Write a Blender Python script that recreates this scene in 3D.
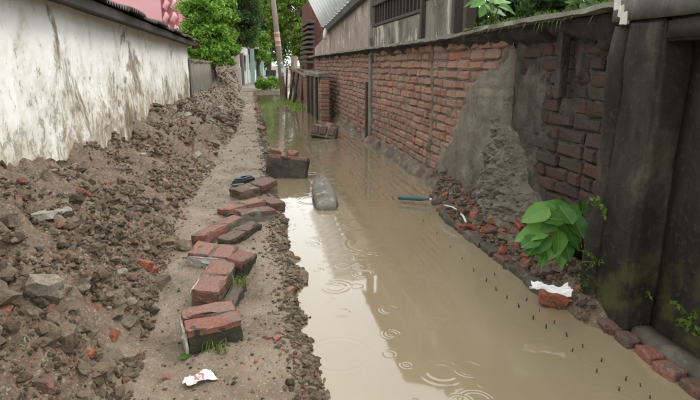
import bpy, bmesh, math, random
import numpy as np
from mathutils import Vector, Matrix, Euler

# ---------------------------------------------------------------- scene, camera, light
scene = bpy.context.scene
for o in list(bpy.data.objects):
    bpy.data.objects.remove(o)
C = scene.collection
R = math.radians
FPX, CAMH, VX, VY = 530.0, 1.3, 250.0, 65.0          # focal length in photo pixels, eye height, vanishing point
PITCH = math.atan2(200 - VY, FPX)
YAW = math.atan((350 - VX) / FPX * math.cos(PITCH))
CF = np.array([math.sin(YAW) * math.cos(PITCH), math.cos(YAW) * math.cos(PITCH), -math.sin(PITCH)])
CR = np.array([math.cos(YAW), -math.sin(YAW), 0.0])
CU = np.cross(CR, CF)
CO = np.array([0, 0, CAMH])
cam_data = bpy.data.cameras.new('camera')
cam = bpy.data.objects.new('camera', cam_data)
C.objects.link(cam)
cam_data.sensor_width = 36
cam_data.lens = FPX / 700 * 36
cam_data.clip_start = 0.05
cam_data.clip_end = 3000
cam.matrix_world = Matrix(((CR[0], CU[0], -CF[0], 0), (CR[1], CU[1], -CF[1], 0), (CR[2], CU[2], -CF[2], CAMH), (0, 0, 0, 1)))
scene.camera = cam

SUN_EL, SUN_AZ = 52.0, 72.0                          # azimuth clockwise from +Y
world = bpy.data.worlds.new('World')
scene.world = world
world.use_nodes = True
wn, wl = world.node_tree.nodes, world.node_tree.links
bg = wn['Background']
sky = wn.new('ShaderNodeTexSky')
sky.sky_type = 'NISHITA'
sky.sun_disc = False
sky.sun_elevation = R(SUN_EL)
sky.sun_rotation = R(SUN_AZ)
sky.dust_density = 3.0
wmix = wn.new('ShaderNodeMix')
wmix.data_type = 'RGBA'
wmix.inputs['Factor'].default_value = 0.82            # closed pale cloud cover
wmix.inputs['B'].default_value = (9.0, 9.2, 9.0, 1)
wl.new(sky.outputs['Color'], wmix.inputs['A'])
wl.new(wmix.outputs['Result'], bg.inputs['Color'])
bg.inputs['Strength'].default_value = 0.145
sun_data = bpy.data.lights.new('sun', 'SUN')
sun_data.energy = 1.1
sun_data.angle = R(25)
sun_data.color = (1.0, 0.96, 0.9)
sun = bpy.data.objects.new('sun', sun_data)
C.objects.link(sun)
sd = Vector((math.sin(R(SUN_AZ)) * math.cos(R(SUN_EL)), math.cos(R(SUN_AZ)) * math.cos(R(SUN_EL)), math.sin(R(SUN_EL))))
sun.rotation_euler = sd.to_track_quat('Z', 'Y').to_euler()
sun.location = (0, 0, 30)
scene.view_settings.view_transform = 'Standard'
scene.view_settings.look = 'None'
scene.view_settings.gamma = 1.0
scene.view_settings.use_curve_mapping = False
scene.view_settings.exposure = 0.7

# ---------------------------------------------------------------- helpers
def ray(x, y):
    return CF * FPX + CR * (x - 350) + CU * (200 - y)
def pz(x, y, z=0.0):
    d = ray(x, y); return CO + d * ((z - CAMH) / d[2])
def px(x, y, X):
    d = ray(x, y); return CO + d * (X / d[0])
def py(x, y, Y):
    d = ray(x, y); return CO + d * (Y / d[1])

rng = np.random.default_rng(11)
random.seed(5)

def _hash(ix, iy, iz, seed):
    n = (ix * 374761393 + iy * 668265263 + iz * 2147483647 + seed * 974634321) & 0xFFFFFFFF
    n = ((n ^ (n >> 13)) * 1274126177) & 0xFFFFFFFF
    n = n ^ (n >> 16)
    return (n & 0xFFFF) / 65535.0
def vnoise(x, y, z=0.0, seed=0):
    x = np.asarray(x, float); y = np.asarray(y, float); z = np.asarray(z, float) + np.zeros_like(x)
    y = y + np.zeros_like(x)
    ix, iy, iz = np.floor(x).astype(np.int64), np.floor(y).astype(np.int64), np.floor(z).astype(np.int64)
    fx, fy, fz = x - ix, y - iy, z - iz
    fx, fy, fz = [f * f * (3 - 2 * f) for f in (fx, fy, fz)]
    r = 0
    for dx in (0, 1):
        for dy in (0, 1):
            for dz in (0, 1):
                w = (fx if dx else 1 - fx) * (fy if dy else 1 - fy) * (fz if dz else 1 - fz)
                r = r + w * _hash(ix + dx, iy + dy, iz + dz, seed)
    return r * 2 - 1
def fbm(x, y, z=0.0, seed=0, oct=4):
    r, a = 0, 1.0
    for i in range(oct):
        r = r + a * vnoise(np.asarray(x) * 2 ** i, np.asarray(y) * 2 ** i, np.asarray(z) * 2 ** i, seed + i)
        a *= 0.5
    return r
def sstep(a, b, x):
    t = np.clip((np.asarray(x, float) - a) / (b - a), 0, 1)
    return t * t * (3 - 2 * t)

def tag(o, label=None, cat=None, group=None, kind=None):
    if label: o['label'] = label
    if cat: o['category'] = cat
    if group: o['group'] = group
    if kind: o['kind'] = kind
    return o
def mesh_data(name, v, f, mat=None, smooth=False):
    me = bpy.data.meshes.new(name)
    me.from_pydata([tuple(p) for p in v], [], [tuple(q) for q in f])
    if mat: me.materials.append(mat)
    if smooth:
        me.polygons.foreach_set('use_smooth', [True] * len(me.polygons))
    me.update()
    return me
def tri_mesh(name, v, f, mat=None, smooth=False):
    """large triangle mesh straight from numpy arrays"""
    v = np.asarray(v, np.float32); f = np.asarray(f, np.int32)
    me = bpy.data.meshes.new(name)
    k = f.shape[1]
    me.vertices.add(len(v)); me.vertices.foreach_set('co', v.ravel())
    me.loops.add(f.size); me.loops.foreach_set('vertex_index', f.ravel())
    me.polygons.add(len(f))
    me.polygons.foreach_set('loop_start', np.arange(0, f.size, k, dtype=np.int32))
    me.polygons.foreach_set('loop_total', np.full(len(f), k, np.int32))
    me.polygons.foreach_set('use_smooth', np.full(len(f), smooth))
    if mat: me.materials.append(mat)
    me.update(calc_edges=True)
    return me
def link(name, me, parent=None, loc=(0, 0, 0), rot=(0, 0, 0), scale=(1, 1, 1)):
    o = bpy.data.objects.new(name, me)
    C.objects.link(o)
    o.location = loc; o.rotation_euler = rot; o.scale = scale
    if parent: o.parent = parent
    return o
def empty(name, loc=(0, 0, 0), rot=(0, 0, 0)):
    return link(name, None, None, loc, rot)

class MB:
    def __init__(s): s.v, s.f = [], []
    def add(s, v, f):
        n = len(s.v); s.v += [tuple(p) for p in v]; s.f += [tuple(i + n for i in q) for q in f]; return s
    def box(s, a, b):
        (x0, y0, z0), (x1, y1, z1) = a, b
        return s.add([(x0, y0, z0), (x1, y0, z0), (x1, y1, z0), (x0, y1, z0), (x0, y0, z1), (x1, y0, z1), (x1, y1, z1), (x0, y1, z1)],
                     [(0, 3, 2, 1), (4, 5, 6, 7), (0, 1, 5, 4), (1, 2, 6, 5), (2, 3, 7, 6), (3, 0, 4, 7)])
    def hexa(s, p8):
        return s.add(p8, [(0, 3, 2, 1), (4, 5, 6, 7), (0, 1, 5, 4), (1, 2, 6, 5), (2, 3, 7, 6), (3, 0, 4, 7)])
    def tube(s, pts, rad, n=8, cap=True):
        pts = [Vector(p) for p in pts]; rings = []
        if not hasattr(rad, '__len__'): rad = [rad] * len(pts)
        v = []
        for i, p in enumerate(pts):
            d = (pts[min(i + 1, len(pts) - 1)] - pts[max(i - 1, 0)]).normalized()
            a = d.cross(Vector((0, 0, 1)) if abs(d.z) < 0.9 else Vector((1, 0, 0))).normalized(); b = d.cross(a)
            for k in range(n):
                t = 2 * math.pi * k / n
                v.append(p + (a * math.cos(t) + b * math.sin(t)) * rad[i])
        f = [(i * n + k, i * n + (k + 1) % n, (i + 1) * n + (k + 1) % n, (i + 1) * n + k) for i in range(len(pts) - 1) for k in range(n)]
        if cap: f += [tuple(range(n))[::-1], tuple((len(pts) - 1) * n + k for k in range(n))]
        return s.add(v, f)
    def build(s, name, mat, parent=None, smooth=False, bevel=0, seg=1, jitter=0):
        me = mesh_data(name, s.v, s.f, mat, smooth)
        if bevel or jitter:
            bm = bmesh.new(); bm.from_mesh(me)
            bmesh.ops.recalc_face_normals(bm, faces=bm.faces)
            if bevel: bmesh.ops.bevel(bm, geom=list(bm.edges), offset=bevel, segments=seg, affect='EDGES', profile=0.6)
            if jitter:
                for q in bm.verts: q.co += Vector((random.uniform(-1, 1), random.uniform(-1, 1), random.uniform(-1, 1))) * jitter
            bm.to_mesh(me); bm.free()
        return link(name, me, parent)

# ---------------------------------------------------------------- materials
class NT:
    def __init__(s, name):
        s.m = bpy.data.materials.new(name); s.m.use_nodes = True
        s.n = s.m.node_tree.nodes; s.l = s.m.node_tree.links
        s.b = s.n['Principled BSDF']; s.out = s.n['Material Output']
        s.pos = s.n.new('ShaderNodeNewGeometry')
        s.tc = s.n.new('ShaderNodeTexCoord')
    def lk(s, a, b): s.l.new(a, b); return s
    def val(s, x, inp):
        if isinstance(x, (int, float)): inp.default_value = x
        elif isinstance(x, tuple): inp.default_value = x + (1,) if len(x) == 3 and len(inp.default_value) == 4 else x
        else: s.l.new(x, inp)
    def mapping(s, vec, scale=(1, 1, 1), loc=(0, 0, 0)):
        m = s.n.new('ShaderNodeMapping'); s.l.new(vec, m.inputs['Vector'])
        m.inputs['Scale'].default_value = scale; m.inputs['Location'].default_value = loc
        return m.outputs[0]
    def noise(s, vec, scale, detail=5, rough=0.55, dist=0.0):
        t = s.n.new('ShaderNodeTexNoise'); s.l.new(vec, t.inputs['Vector'])
        t.inputs['Scale'].default_value = scale; t.inputs['Detail'].default_value = detail
        t.inputs['Roughness'].default_value = rough; t.inputs['Distortion'].default_value = dist
        return t.outputs['Fac']
    def voro(s, vec, scale, feature='F1', out='Distance', dims='3D', rand=1.0):
        t = s.n.new('ShaderNodeTexVoronoi'); t.voronoi_dimensions = dims; t.feature = feature
        s.l.new(vec, t.inputs['Vector']); t.inputs['Scale'].default_value = scale; t.inputs['Randomness'].default_value = rand
        return t.outputs[out]
    def ramp(s, x, stops, interp='LINEAR'):
        t = s.n.new('ShaderNodeValToRGB'); s.val(x, t.inputs['Fac']); t.color_ramp.interpolation = interp
        e = t.color_ramp.elements
        while len(e) < len(stops): e.new(0.5)
        for q, (p, c) in zip(e, stops):
            q.position = p; q.color = (c, c, c, 1) if isinstance(c, (int, float)) else c + (1,)
        return t.outputs['Color']
    def mix(s, f, a, b, mode='MIX'):
        t = s.n.new('ShaderNodeMix'); t.data_type = 'RGBA'; t.blend_type = mode
        s.val(f, t.inputs['Factor']); s.val(a, t.inputs['A']); s.val(b, t.inputs['B'])
        return t.outputs['Result']
    def math(s, op, a, b=0.0, c=0.0):
        t = s.n.new('ShaderNodeMath'); t.operation = op
        for i, q in enumerate((a, b, c)): s.val(q, t.inputs[i])
        return t.outputs[0]
    def sep(s, vec, i):
        t = s.n.new('ShaderNodeSeparateXYZ'); s.l.new(vec, t.inputs[0]); return t.outputs[i]
    def rand(s):
        """random number per object and per loose piece"""
        oi = s.n.new('ShaderNodeObjectInfo')
        a = s.math('ADD', oi.outputs['Random'], s.pos.outputs['Random Per Island'])
        return s.math('FRACT', a)
    def bump(s, h, strength=0.5, dist=0.01, prev=None):
        t = s.n.new('ShaderNodeBump'); s.val(h, t.inputs['Height']); t.inputs['Strength'].default_value = strength
        t.inputs['Distance'].default_value = dist
        if prev: s.l.new(prev, t.inputs['Normal'])
        return t.outputs[0]
    def done(s, col, rough=0.8, normal=None, spec=0.4, **kw):
        s.val(col, s.b.inputs['Base Color']); s.val(rough, s.b.inputs['Roughness'])
        s.b.inputs['Specular IOR Level'].default_value = spec
        if normal: s.l.new(normal, s.b.inputs['Normal'])
        for k, v in kw.items(): s.b.inputs[k.replace('_', ' ')].default_value = v
        return s.m

def simple(name, col, rough=0.75, var=0.25, scale=6, bump=0.3, bdist=0.004, dirt=None, spec=0.4, metal=0.0, streak=False):
    t = NT(name); p = t.pos.outputs['Position']
    v = t.mapping(p, (scale, scale, scale * (0.18 if streak else 1)))
    n = t.noise(v, 1.0, 6, 0.6)
    n2 = t.noise(p, scale * 7, 4, 0.6)
    k = tuple(q * (1 - var) for q in col); k2 = tuple(min(1, q * (1 + var)) for q in col)
    c = t.ramp(n, [(0.3, k), (0.7, k2)])
    c = t.mix(t.math('MULTIPLY', t.ramp(n2, [(0.45, 0.0), (0.75, 1.0)]), var), c, tuple(q * 0.45 for q in col))
    if dirt:
        c = t.mix(t.ramp(t.noise(p, scale * 0.7, 7, 0.65), [(0.47, 0.0), (0.62, 1.0)]), c, dirt)
    nb = t.bump(n2, bump, bdist) if bump else None
    return t.done(c, rough, nb, spec, Metallic=metal)

def brick_mat(name, stops, dirt=(0.16, 0.13, 0.10), dirt_lo=0.52, wet=0.75):
    t = NT(name); p = t.pos.outputs['Position']
    c = t.ramp(t.rand(), stops)
    n = t.noise(p, 9, 6, 0.65); f = t.noise(p, 60, 5, 0.65)
    c = t.mix(0.55, c, t.ramp(f, [(0.3, 0.25), (0.72, 1.0)]), 'MULTIPLY')
    c = t.mix(t.ramp(n, [(dirt_lo, 0.0), (dirt_lo + 0.13, 0.85)]), c, dirt)
    pit = t.voro(p, 90)
    h = t.math('ADD', t.math('MULTIPLY', n, 2.0), t.math('ADD', f, t.math('MULTIPLY', pit, 0.5)))
    return t.done(c, wet, t.bump(h, 0.7, 0.008), 0.35)

RED = [(0.0, (0.25, 0.12, 0.085)), (0.25, (0.36, 0.185, 0.135)), (0.5, (0.42, 0.225, 0.165)), (0.72, (0.34, 0.20, 0.155)), (0.9, (0.26, 0.165, 0.13)), (0.97, (0.38, 0.17, 0.11)), (1.0, (0.46, 0.16, 0.08))]
M = {}
M['brick'] = brick_mat('weathered_brick', RED, (0.27, 0.205, 0.15), 0.49)
M['shade_grime_brick'] = brick_mat('shade_grime_brick', [(0.0, (0.06, 0.037, 0.027)), (0.5, (0.088, 0.047, 0.033)), (0.8, (0.105, 0.052, 0.035)), (1.0, (0.055, 0.04, 0.03))], (0.05, 0.042, 0.031), 0.46)  # grime plus the recess's deep shade, both put into the brick colours
M['chunk_brick'] = brick_mat('broken_brick', [(0.0, (0.22, 0.09, 0.065)), (0.4, (0.32, 0.135, 0.095)), (0.7, (0.28, 0.14, 0.105)), (1.0, (0.37, 0.18, 0.13))], (0.16, 0.13, 0.10), 0.54, 0.5)
M['fresh_brick'] = brick_mat('fresh_brick', [(0.0, (0.30, 0.088, 0.048)), (0.5, (0.37, 0.12, 0.068)), (1.0, (0.27, 0.088, 0.056))], (0.15, 0.105, 0.075), 0.55, 0.55)
M['dark_brick'] = brick_mat('dull_brick', [(0.0, (0.15, 0.085, 0.065)), (0.5, (0.20, 0.105, 0.08)), (1.0, (0.13, 0.09, 0.07))], (0.09, 0.08, 0.06), 0.5, 0.6)

def mortar():
    t = NT('mortar'); p = t.pos.outputs['Position']
    n = t.noise(p, 7, 6, 0.6); f = t.noise(p, 70, 5, 0.7)
    c = t.ramp(n, [(0.3, (0.075, 0.06, 0.045)), (0.55, (0.17, 0.138, 0.103)), (0.75, (0.30, 0.25, 0.19))])
    h = t.math('ADD', n, t.math('MULTIPLY', f, 0.7))
    return t.done(c, 0.85, t.bump(h, 0.9, 0.012), 0.3)
M['mortar'] = mortar()

def cement():
    t = NT('wet_cement'); p = t.pos.outputs['Position']
    n = t.noise(p, 5, 6, 0.6); f = t.noise(p, 45, 6, 0.7)
    c = t.ramp(n, [(0.3, (0.115, 0.10, 0.076)), (0.6, (0.20, 0.174, 0.134)), (0.8, (0.29, 0.25, 0.19))])
    ck = t.noise(t.mapping(p, (1, 1, 1.6)), 3.2, 6, 0.6, 0.8)
    crack = t.ramp(t.math('ABSOLUTE', t.math('SUBTRACT', ck, 0.5)), [(0.0, 0.0), (0.007, 1.0)])
    c = t.mix(t.math('MULTIPLY', t.math('SUBTRACT', 1.0, crack), 0.35), c, (0.05, 0.042, 0.035))
    h = t.math('ADD', t.math('MULTIPLY', n, 1.5), t.math('ADD', f, t.math('MULTIPLY', crack, 0.6)))
    return t.done(c, 0.7, t.bump(h, 0.8, 0.012), 0.35)
M['cement'] = cement()
M['shade_grime_cement'] = simple('shade_grime_cement', (0.085, 0.073, 0.057), 0.8, 0.5, 8, 1.0, 0.014, (0.045, 0.039, 0.03))  # cement darkened for grime and for the shade in the wall recess
M['ledge_shade'] = simple('shaded_underside', (0.05, 0.044, 0.035), 0.85, 0.5, 9, 1.0, 0.014, (0.025, 0.022, 0.018))  # shade below the ledge painted as a near-black colour

def whitewash():
    t = NT('stained_whitewash'); p = t.pos.outputs['Position']
    z = t.sep(p, 2)
    low = t.math('MULTIPLY', t.math('SUBTRACT', 1.7, z), 0.20)       # splash dirt and peeling get denser towards the ground
    big = t.noise(p, 1.1, 6, 0.62)
    st = t.noise(t.mapping(p, (1, 1.0, 0.8)), 2.6, 10, 0.70, 0.5)
    fine = t.noise(t.mapping(p, (1, 4.2, 3.4)), 2.6, 10, 0.76, 0.7)
    base = t.ramp(big, [(0.3, (0.80, 0.805, 0.77)), (0.7, (0.90, 0.905, 0.88))])
    a = t.math('ADD', st, low)
    c = t.mix(t.ramp(a, [(0.55, 0.0), (0.80, 0.85)]), base, (0.50, 0.43, 0.30))
    b = t.math('ADD', t.math('MULTIPLY', fine, 0.7), t.math('ADD', t.math('MULTIPLY', st, 0.36), t.math('MULTIPLY', low, 0.55)))
    flake = t.ramp(b, [(0.635, 0.0), (0.69, 0.8)])
    c = t.mix(flake, c, t.ramp(big, [(0.4, (0.22, 0.175, 0.125)), (0.6, (0.40, 0.34, 0.24))]))
    pn = t.noise(t.mapping(p, (1, 0.8, 0.75), (0, 3.7, 1.3)), 1.7, 10, 0.7, 0.5)
    patch = t.math('ADD', pn, t.math('MULTIPLY', low, 0.35))
    pm = t.ramp(patch, [(0.60, 0.0), (0.66, 0.92)])
    c = t.mix(pm, c, t.ramp(fine, [(0.38, (0.10, 0.078, 0.055)), (0.62, (0.40, 0.33, 0.23))]))
    speck = t.ramp(t.noise(t.mapping(p, (1, 1.6, 1)), 15, 4, 0.6), [(0.67, 0.0), (0.70, 0.8)])
    c = t.mix(speck, c, (0.16, 0.13, 0.10))
    h = t.math('SUBTRACT', t.math('MULTIPLY', fine, 0.4), t.math('ADD', flake, pm))
    return t.done(c, 0.85, t.bump(h, 0.6, 0.006), 0.25)
M['whitewash'] = whitewash()

def mud():
    t = NT('wet_mud'); p = t.pos.outputs['Position']
    at = t.n.new('ShaderNodeAttribute'); at.attribute_name = 'mound'; k = at.outputs['Fac']
    n = t.noise(p, 3, 6, 0.6); f = t.noise(p, 28, 7, 0.68); g = t.noise(p, 120, 4, 0.6)
    path = t.ramp(n, [(0.3, (0.16, 0.12, 0.077)), (0.5, (0.255, 0.20, 0.136)), (0.7, (0.34, 0.278, 0.20))])
    path = t.mix(t.ramp(f, [(0.5, 0.0), (0.72, 0.75)]), path, (0.19, 0.14, 0.098))
    md = t.ramp(f, [(0.3, (0.075, 0.053, 0.034)), (0.5, (0.165, 0.121, 0.079)), (0.7, (0.255, 0.193, 0.13))])
    md = t.mix(t.ramp(n, [(0.5, 0.0), (0.66, 0.5)]), md, (0.24, 0.165, 0.12))
    c = t.mix(k, path, md)
    sp = t.voro(p, 130, out='Color'); sv = t.sep(sp, 0)
    c = t.mix(t.ramp(sv, [(0.93, 0.0), (0.95, 0.7)]), c, (0.36, 0.13, 0.08))
    c = t.mix(t.ramp(sv, [(0.06, 0.6), (0.08, 0.0)]), c, (0.42, 0.38, 0.32))
    h = t.math('ADD', t.math('MULTIPLY', f, 1.6), g)
    return t.done(c, t.ramp(n, [(0.38, 0.2), (0.6, 0.6)]), t.bump(h, 0.85, 0.014), 0.45)
M['mud'] = mud()

def clod():
    t = NT('clods'); p = t.pos.outputs['Position']
    c = t.ramp(t.rand(), [(0.0, (0.075, 0.054, 0.034)), (0.25, (0.155, 0.114, 0.073)), (0.55, (0.245, 0.184, 0.12)), (0.78, (0.32, 0.25, 0.17)),
                          (0.84, (0.26, 0.205, 0.155)), (0.885, (0.27, 0.14, 0.095)), (0.945, (0.35, 0.15, 0.095)), (0.97, (0.27, 0.20, 0.145)), (1.0, (0.48, 0.42, 0.34))])
    f = t.noise(p, 45, 7, 0.68); g_ = t.noise(p, 150, 4, 0.6); w = t.noise(p, 2.5, 4, 0.6)
    c = t.mix(0.7, c, t.ramp(f, [(0.32, 0.3), (0.68, 1.0)]), 'MULTIPLY')
    c = t.mix(t.ramp(w, [(0.40, 0.4), (0.56, 0.0)]), c, (0.125, 0.09, 0.061))
    return t.done(c, t.ramp(f, [(0.4, 0.45), (0.6, 0.75)]), t.bump(t.math('ADD', f, t.math('MULTIPLY', g_, 0.5)), 1.0, 0.016), 0.3)
M['clod'] = clod()

def water():
    t = NT('muddy_water'); p = t.pos.outputs['Position']
    def rings(scale, freq, off, gate):
        v = t.n.new('ShaderNodeTexVoronoi'); v.voronoi_dimensions = '2D'; v.inputs['Scale'].default_value = scale
        t.l.new(t.mapping(p, (1, 1, 1), off), v.inputs['Vector'])
        d, col = v.outputs['Distance'], v.outputs['Color']
        r = t.sep(col, 0); r2 = t.sep(col, 1)
        r0 = t.math('ADD', 0.05, t.math('MULTIPLY', r2, 0.30))
        u = t.math('DIVIDE', t.math('SUBTRACT', d, r0), 0.065)
        fall = t.math('POWER', 2.718, t.math('MULTIPLY', t.math('MULTIPLY', u, u), -1.0))
        s = t.math('SINE', t.math('ADD', t.math('MULTIPLY', d, freq), t.math('MULTIPLY', r, 20.0)))
        return t.math('MULTIPLY', t.math('MULTIPLY', s, fall), t.math('GREATER_THAN', r, gate))
    a = rings(2.1, 75, (0.3, 0.1, 0), 0.2)
    b = rings(4.3, 70, (2.3, 1.7, 0), 0.45)
    n = t.noise(t.mapping(p, (1.0, 0.45, 1)), 5, 3, 0.5)
    e = rings(1.25, 120, (5.1, 3.3, 0), 0.3)
    g_ = rings(6.5, 45, (7.7, 0.4, 0), 0.55)
    h = t.math('ADD', t.math('ADD', t.math('MULTIPLY', a, 0.8), t.math('MULTIPLY', b, 0.8)), t.math('ADD', t.math('MULTIPLY', n, 0.8), t.math('ADD', t.math('MULTIPLY', e, 0.7), t.math('MULTIPLY', g_, 0.4))))
    m = t.noise(t.mapping(p, (1.6, 0.5, 1)), 1.3, 5, 0.6)
    c = t.ramp(m, [(0.3, (0.27, 0.213, 0.13)), (0.7, (0.315, 0.252, 0.16))])
    nb = t.bump(h, 0.075, 0.006); t.l.new(nb, t.b.inputs['Coat Normal'])
    return t.done(c, 0.05, nb, 1.0, IOR=1.36, Coat_Weight=0.7, Coat_Roughness=0.03, Coat_IOR=1.4)
M['water'] = water()

def dark_concrete():
    t = NT('mouldy_concrete'); p = t.pos.outputs['Position']; z = t.sep(p, 2)
    n = t.noise(t.mapping(p, (1, 1, 0.45)), 4.5, 8, 0.65, 0.3); f = t.noise(p, 32, 7, 0.7)
    c = t.ramp(n, [(0.36, (0.010, 0.009, 0.007)), (0.48, (0.02, 0.018, 0.014)), (0.58, (0.034, 0.029, 0.021)), (0.70, (0.095, 0.078, 0.055))])
    c = t.mix(t.ramp(f, [(0.54, 0.0), (0.66, 0.5)]), c, (0.07, 0.061, 0.046))
    k = t.math('MULTIPLY', t.ramp(t.noise(p, 6, 6, 0.6), [(0.5, 0.0), (0.64, 0.8)]), t.ramp(z, [(0.05, 1.0), (0.55, 0.0)]))
    c = t.mix(k, c, (0.095, 0.10, 0.025))
    h = t.math('ADD', t.math('MULTIPLY', n, 1.2), f)
    return t.done(c, 0.75, t.bump(h, 0.7, 0.01), 0.3)
M['dark_concrete'] = dark_concrete()

def leaf_mat(name, a, b, c3, gloss=0.4):
    t = NT(name)
    c = t.ramp(t.rand(), [(0.0, a), (0.55, b), (1.0, c3)])
    t.done(c, gloss, None, 0.4)
    tr = t.n.new('ShaderNodeBsdfTranslucent'); t.l.new(t.mix(0.5, c, (0.20, 0.30, 0.03)), tr.inputs['Color'])
    ms = t.n.new('ShaderNodeMixShader'); ms.inputs[0].default_value = 0.35
    t.l.new(t.b.outputs[0], ms.inputs[1]); t.l.new(tr.outputs[0], ms.inputs[2]); t.l.new(ms.outputs[0], t.out.inputs[0])
    return t.m
M['leaf_bright'] = leaf_mat('bright_leaves', (0.06, 0.16, 0.015), (0.16, 0.34, 0.035), (0.33, 0.53, 0.09))
M['leaf_dark'] = leaf_mat('dark_leaves', (0.02, 0.055, 0.018), (0.042, 0.105, 0.03), (0.10, 0.20, 0.055))
M['leaf_olive'] = leaf_mat('olive_leaves', (0.055, 0.13, 0.012), (0.13, 0.25, 0.022), (0.27, 0.37, 0.05))
M['grass'] = leaf_mat('grass_blades', (0.05, 0.105, 0.015), (0.095, 0.175, 0.024), (0.20, 0.24, 0.05))

def big_leaf():
    t = NT('broad_leaf'); o = t.tc.outputs['Object']
    y = t.math('ABSOLUTE', t.sep(o, 1))
    x = t.sep(o, 0)
    w = t.math('ADD', x, t.math('MULTIPLY', y, -0.9))
    vein = t.math('MULTIPLY', t.math('ABSOLUTE', t.math('SUBTRACT', t.math('FRACT', t.math('MULTIPLY', w, 5.5)), 0.5)), 2.0)
    vm = t.ramp(vein, [(0.0, 1.0), (0.10, 0.0)])
    mid = t.ramp(y, [(0.006, 1.0), (0.016, 0.0)])
    oi = t.n.new('ShaderNodeObjectInfo')
    c = t.ramp(oi.outputs['Random'], [(0.0, (0.045, 0.14, 0.016)), (0.6, (0.08, 0.22, 0.024)), (1.0, (0.14, 0.31, 0.05))])
    c = t.mix(t.math('MAXIMUM', mid, t.math('MULTIPLY', vm, 0.35)), c, (0.20, 0.32, 0.09))
    t.done(c, 0.42, t.bump(vm, 0.3, 0.003), 0.5)
    tr = t.n.new('ShaderNodeBsdfTranslucent'); t.l.new(c, tr.inputs['Color'])
    ms = t.n.new('ShaderNodeMixShader'); ms.inputs[0].default_value = 0.3
    t.l.new(t.b.outputs[0], ms.inputs[1]); t.l.new(tr.outputs[0], ms.inputs[2]); t.l.new(ms.outputs[0], t.out.inputs[0])
    return t.m
M['big_leaf'] = big_leaf()

def old_plaster(name, base, dark, light, lo=0.5):
    t = NT(name); p = t.pos.outputs['Position']
    n = t.noise(t.mapping(p, (1.5, 1.5, 0.9)), 2.0, 9, 0.68, 0.5); f = t.noise(p, 30, 6, 0.68); g = t.noise(t.mapping(p, (2, 2, 1.1)), 1.7, 8, 0.68, 0.8)
    c = t.ramp(n, [(0.34, dark), (0.52, base), (0.7, base)])
    c = t.mix(t.ramp(g, [(0.545, 0.0), (0.59, 0.85)]), c, light)
    c = t.mix(0.4, c, t.ramp(f, [(0.3, 0.4), (0.65, 1.0)]), 'MULTIPLY')
    return t.done(c, 0.85, t.bump(t.math('ADD', n, f), 0.5, 0.008), 0.3)
M['pink_plaster'] = old_plaster('faded_pinkish_plaster', (0.34, 0.27, 0.22), (0.20, 0.155, 0.125), (0.55, 0.50, 0.45))
M['mould_plaster'] = old_plaster('mouldy_plaster', (0.22, 0.195, 0.155), (0.05, 0.045, 0.037), (0.50, 0.45, 0.37))
M['grey_plaster'] = old_plaster('grey_wall_plaster', (0.19, 0.17, 0.135), (0.12, 0.105, 0.08), (0.26, 0.235, 0.19))
M['ledge'] = old_plaster('ledge_concrete', (0.20, 0.185, 0.155), (0.10, 0.09, 0.072), (0.30, 0.28, 0.24))
M['edging'] = old_plaster('wet_edging', (0.11, 0.094, 0.072), (0.05, 0.043, 0.034), (0.17, 0.15, 0.12))
M['coping'] = old_plaster('coping_concrete', (0.12, 0.114, 0.10), (0.05, 0.047, 0.04), (0.20, 0.19, 0.165))
M['chunk_plaster'] = old_plaster('chunk_plaster', (0.48, 0.45, 0.39), (0.26, 0.22, 0.17), (0.62, 0.60, 0.54))
M['slab'] = old_plaster('wet_slab', (0.20, 0.185, 0.15), (0.09, 0.085, 0.065), (0.36, 0.34, 0.29))
M['mossy_mortar'] = simple('mossy_mortar', (0.06, 0.054, 0.038), 0.7, 0.5, 14, 0.9, 0.012, (0.038, 0.042, 0.02))
M['stone'] = simple('stone', (0.225, 0.17, 0.122), 0.65, 0.45, 22, 1.0, 0.014, (0.145, 0.105, 0.071), 0.3)
M['pale_stone'] = simple('pale_stone', (0.30, 0.275, 0.235), 0.6, 0.3, 18, 0.6, 0.006)
M['mortar_bit'] = simple('mortar_piece', (0.20, 0.163, 0.122), 0.7, 0.45, 20, 1.0, 0.014, (0.125, 0.094, 0.064), 0.3)
M['bark'] = simple('bark', (0.15, 0.12, 0.09), 0.9, 0.4, 7, 0.9, 0.02, streak=True)
M['pale_bark'] = simple('pale_bark', (0.34, 0.29, 0.22), 0.9, 0.3, 5, 0.8, 0.02, streak=True)
M['pole'] = simple('pole_concrete', (0.26, 0.22, 0.18), 0.85, 0.3, 3, 0.4, 0.01, streak=True)
M['dark_wood'] = simple('dark_wood', (0.055, 0.042, 0.032), 0.7, 0.4, 9, 0.7, 0.006, streak=True)
M['grey_wood'] = simple('weathered_wood', (0.16, 0.13, 0.092), 0.8, 0.4, 9, 0.8, 0.006, streak=True)
M['fascia'] = simple('tarred_board', (0.035, 0.03, 0.027), 0.7, 0.5, 7, 0.6, 0.006, (0.07, 0.05, 0.038))
M['roof_dark'] = simple('old_roof_sheet', (0.06, 0.052, 0.046), 0.6, 0.4, 5, 0.5, 0.006, (0.10, 0.065, 0.045))
M['tin'] = simple('galvanised_sheet', (0.62, 0.63, 0.63), 0.45, 0.12, 3, 0.1, 0.003, None, 0.5, 0.15)
M['rust'] = simple('rusty_sheet', (0.11, 0.045, 0.032), 0.75, 0.4, 6, 0.5, 0.005)
M['green_tin'] = simple('green_eave_board', (0.05, 0.075, 0.058), 0.6, 0.3, 5, 0.3, 0.004, (0.035, 0.04, 0.033))
M['pink'] = simple('pink_paint', (0.70, 0.36, 0.385), 0.7, 0.06, 1.5, 0.1, 0.004)
M['pink_dark'] = simple('pink_moulding_paint', (0.55, 0.22, 0.25), 0.7, 0.1, 3, 0.1, 0.004)
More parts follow.
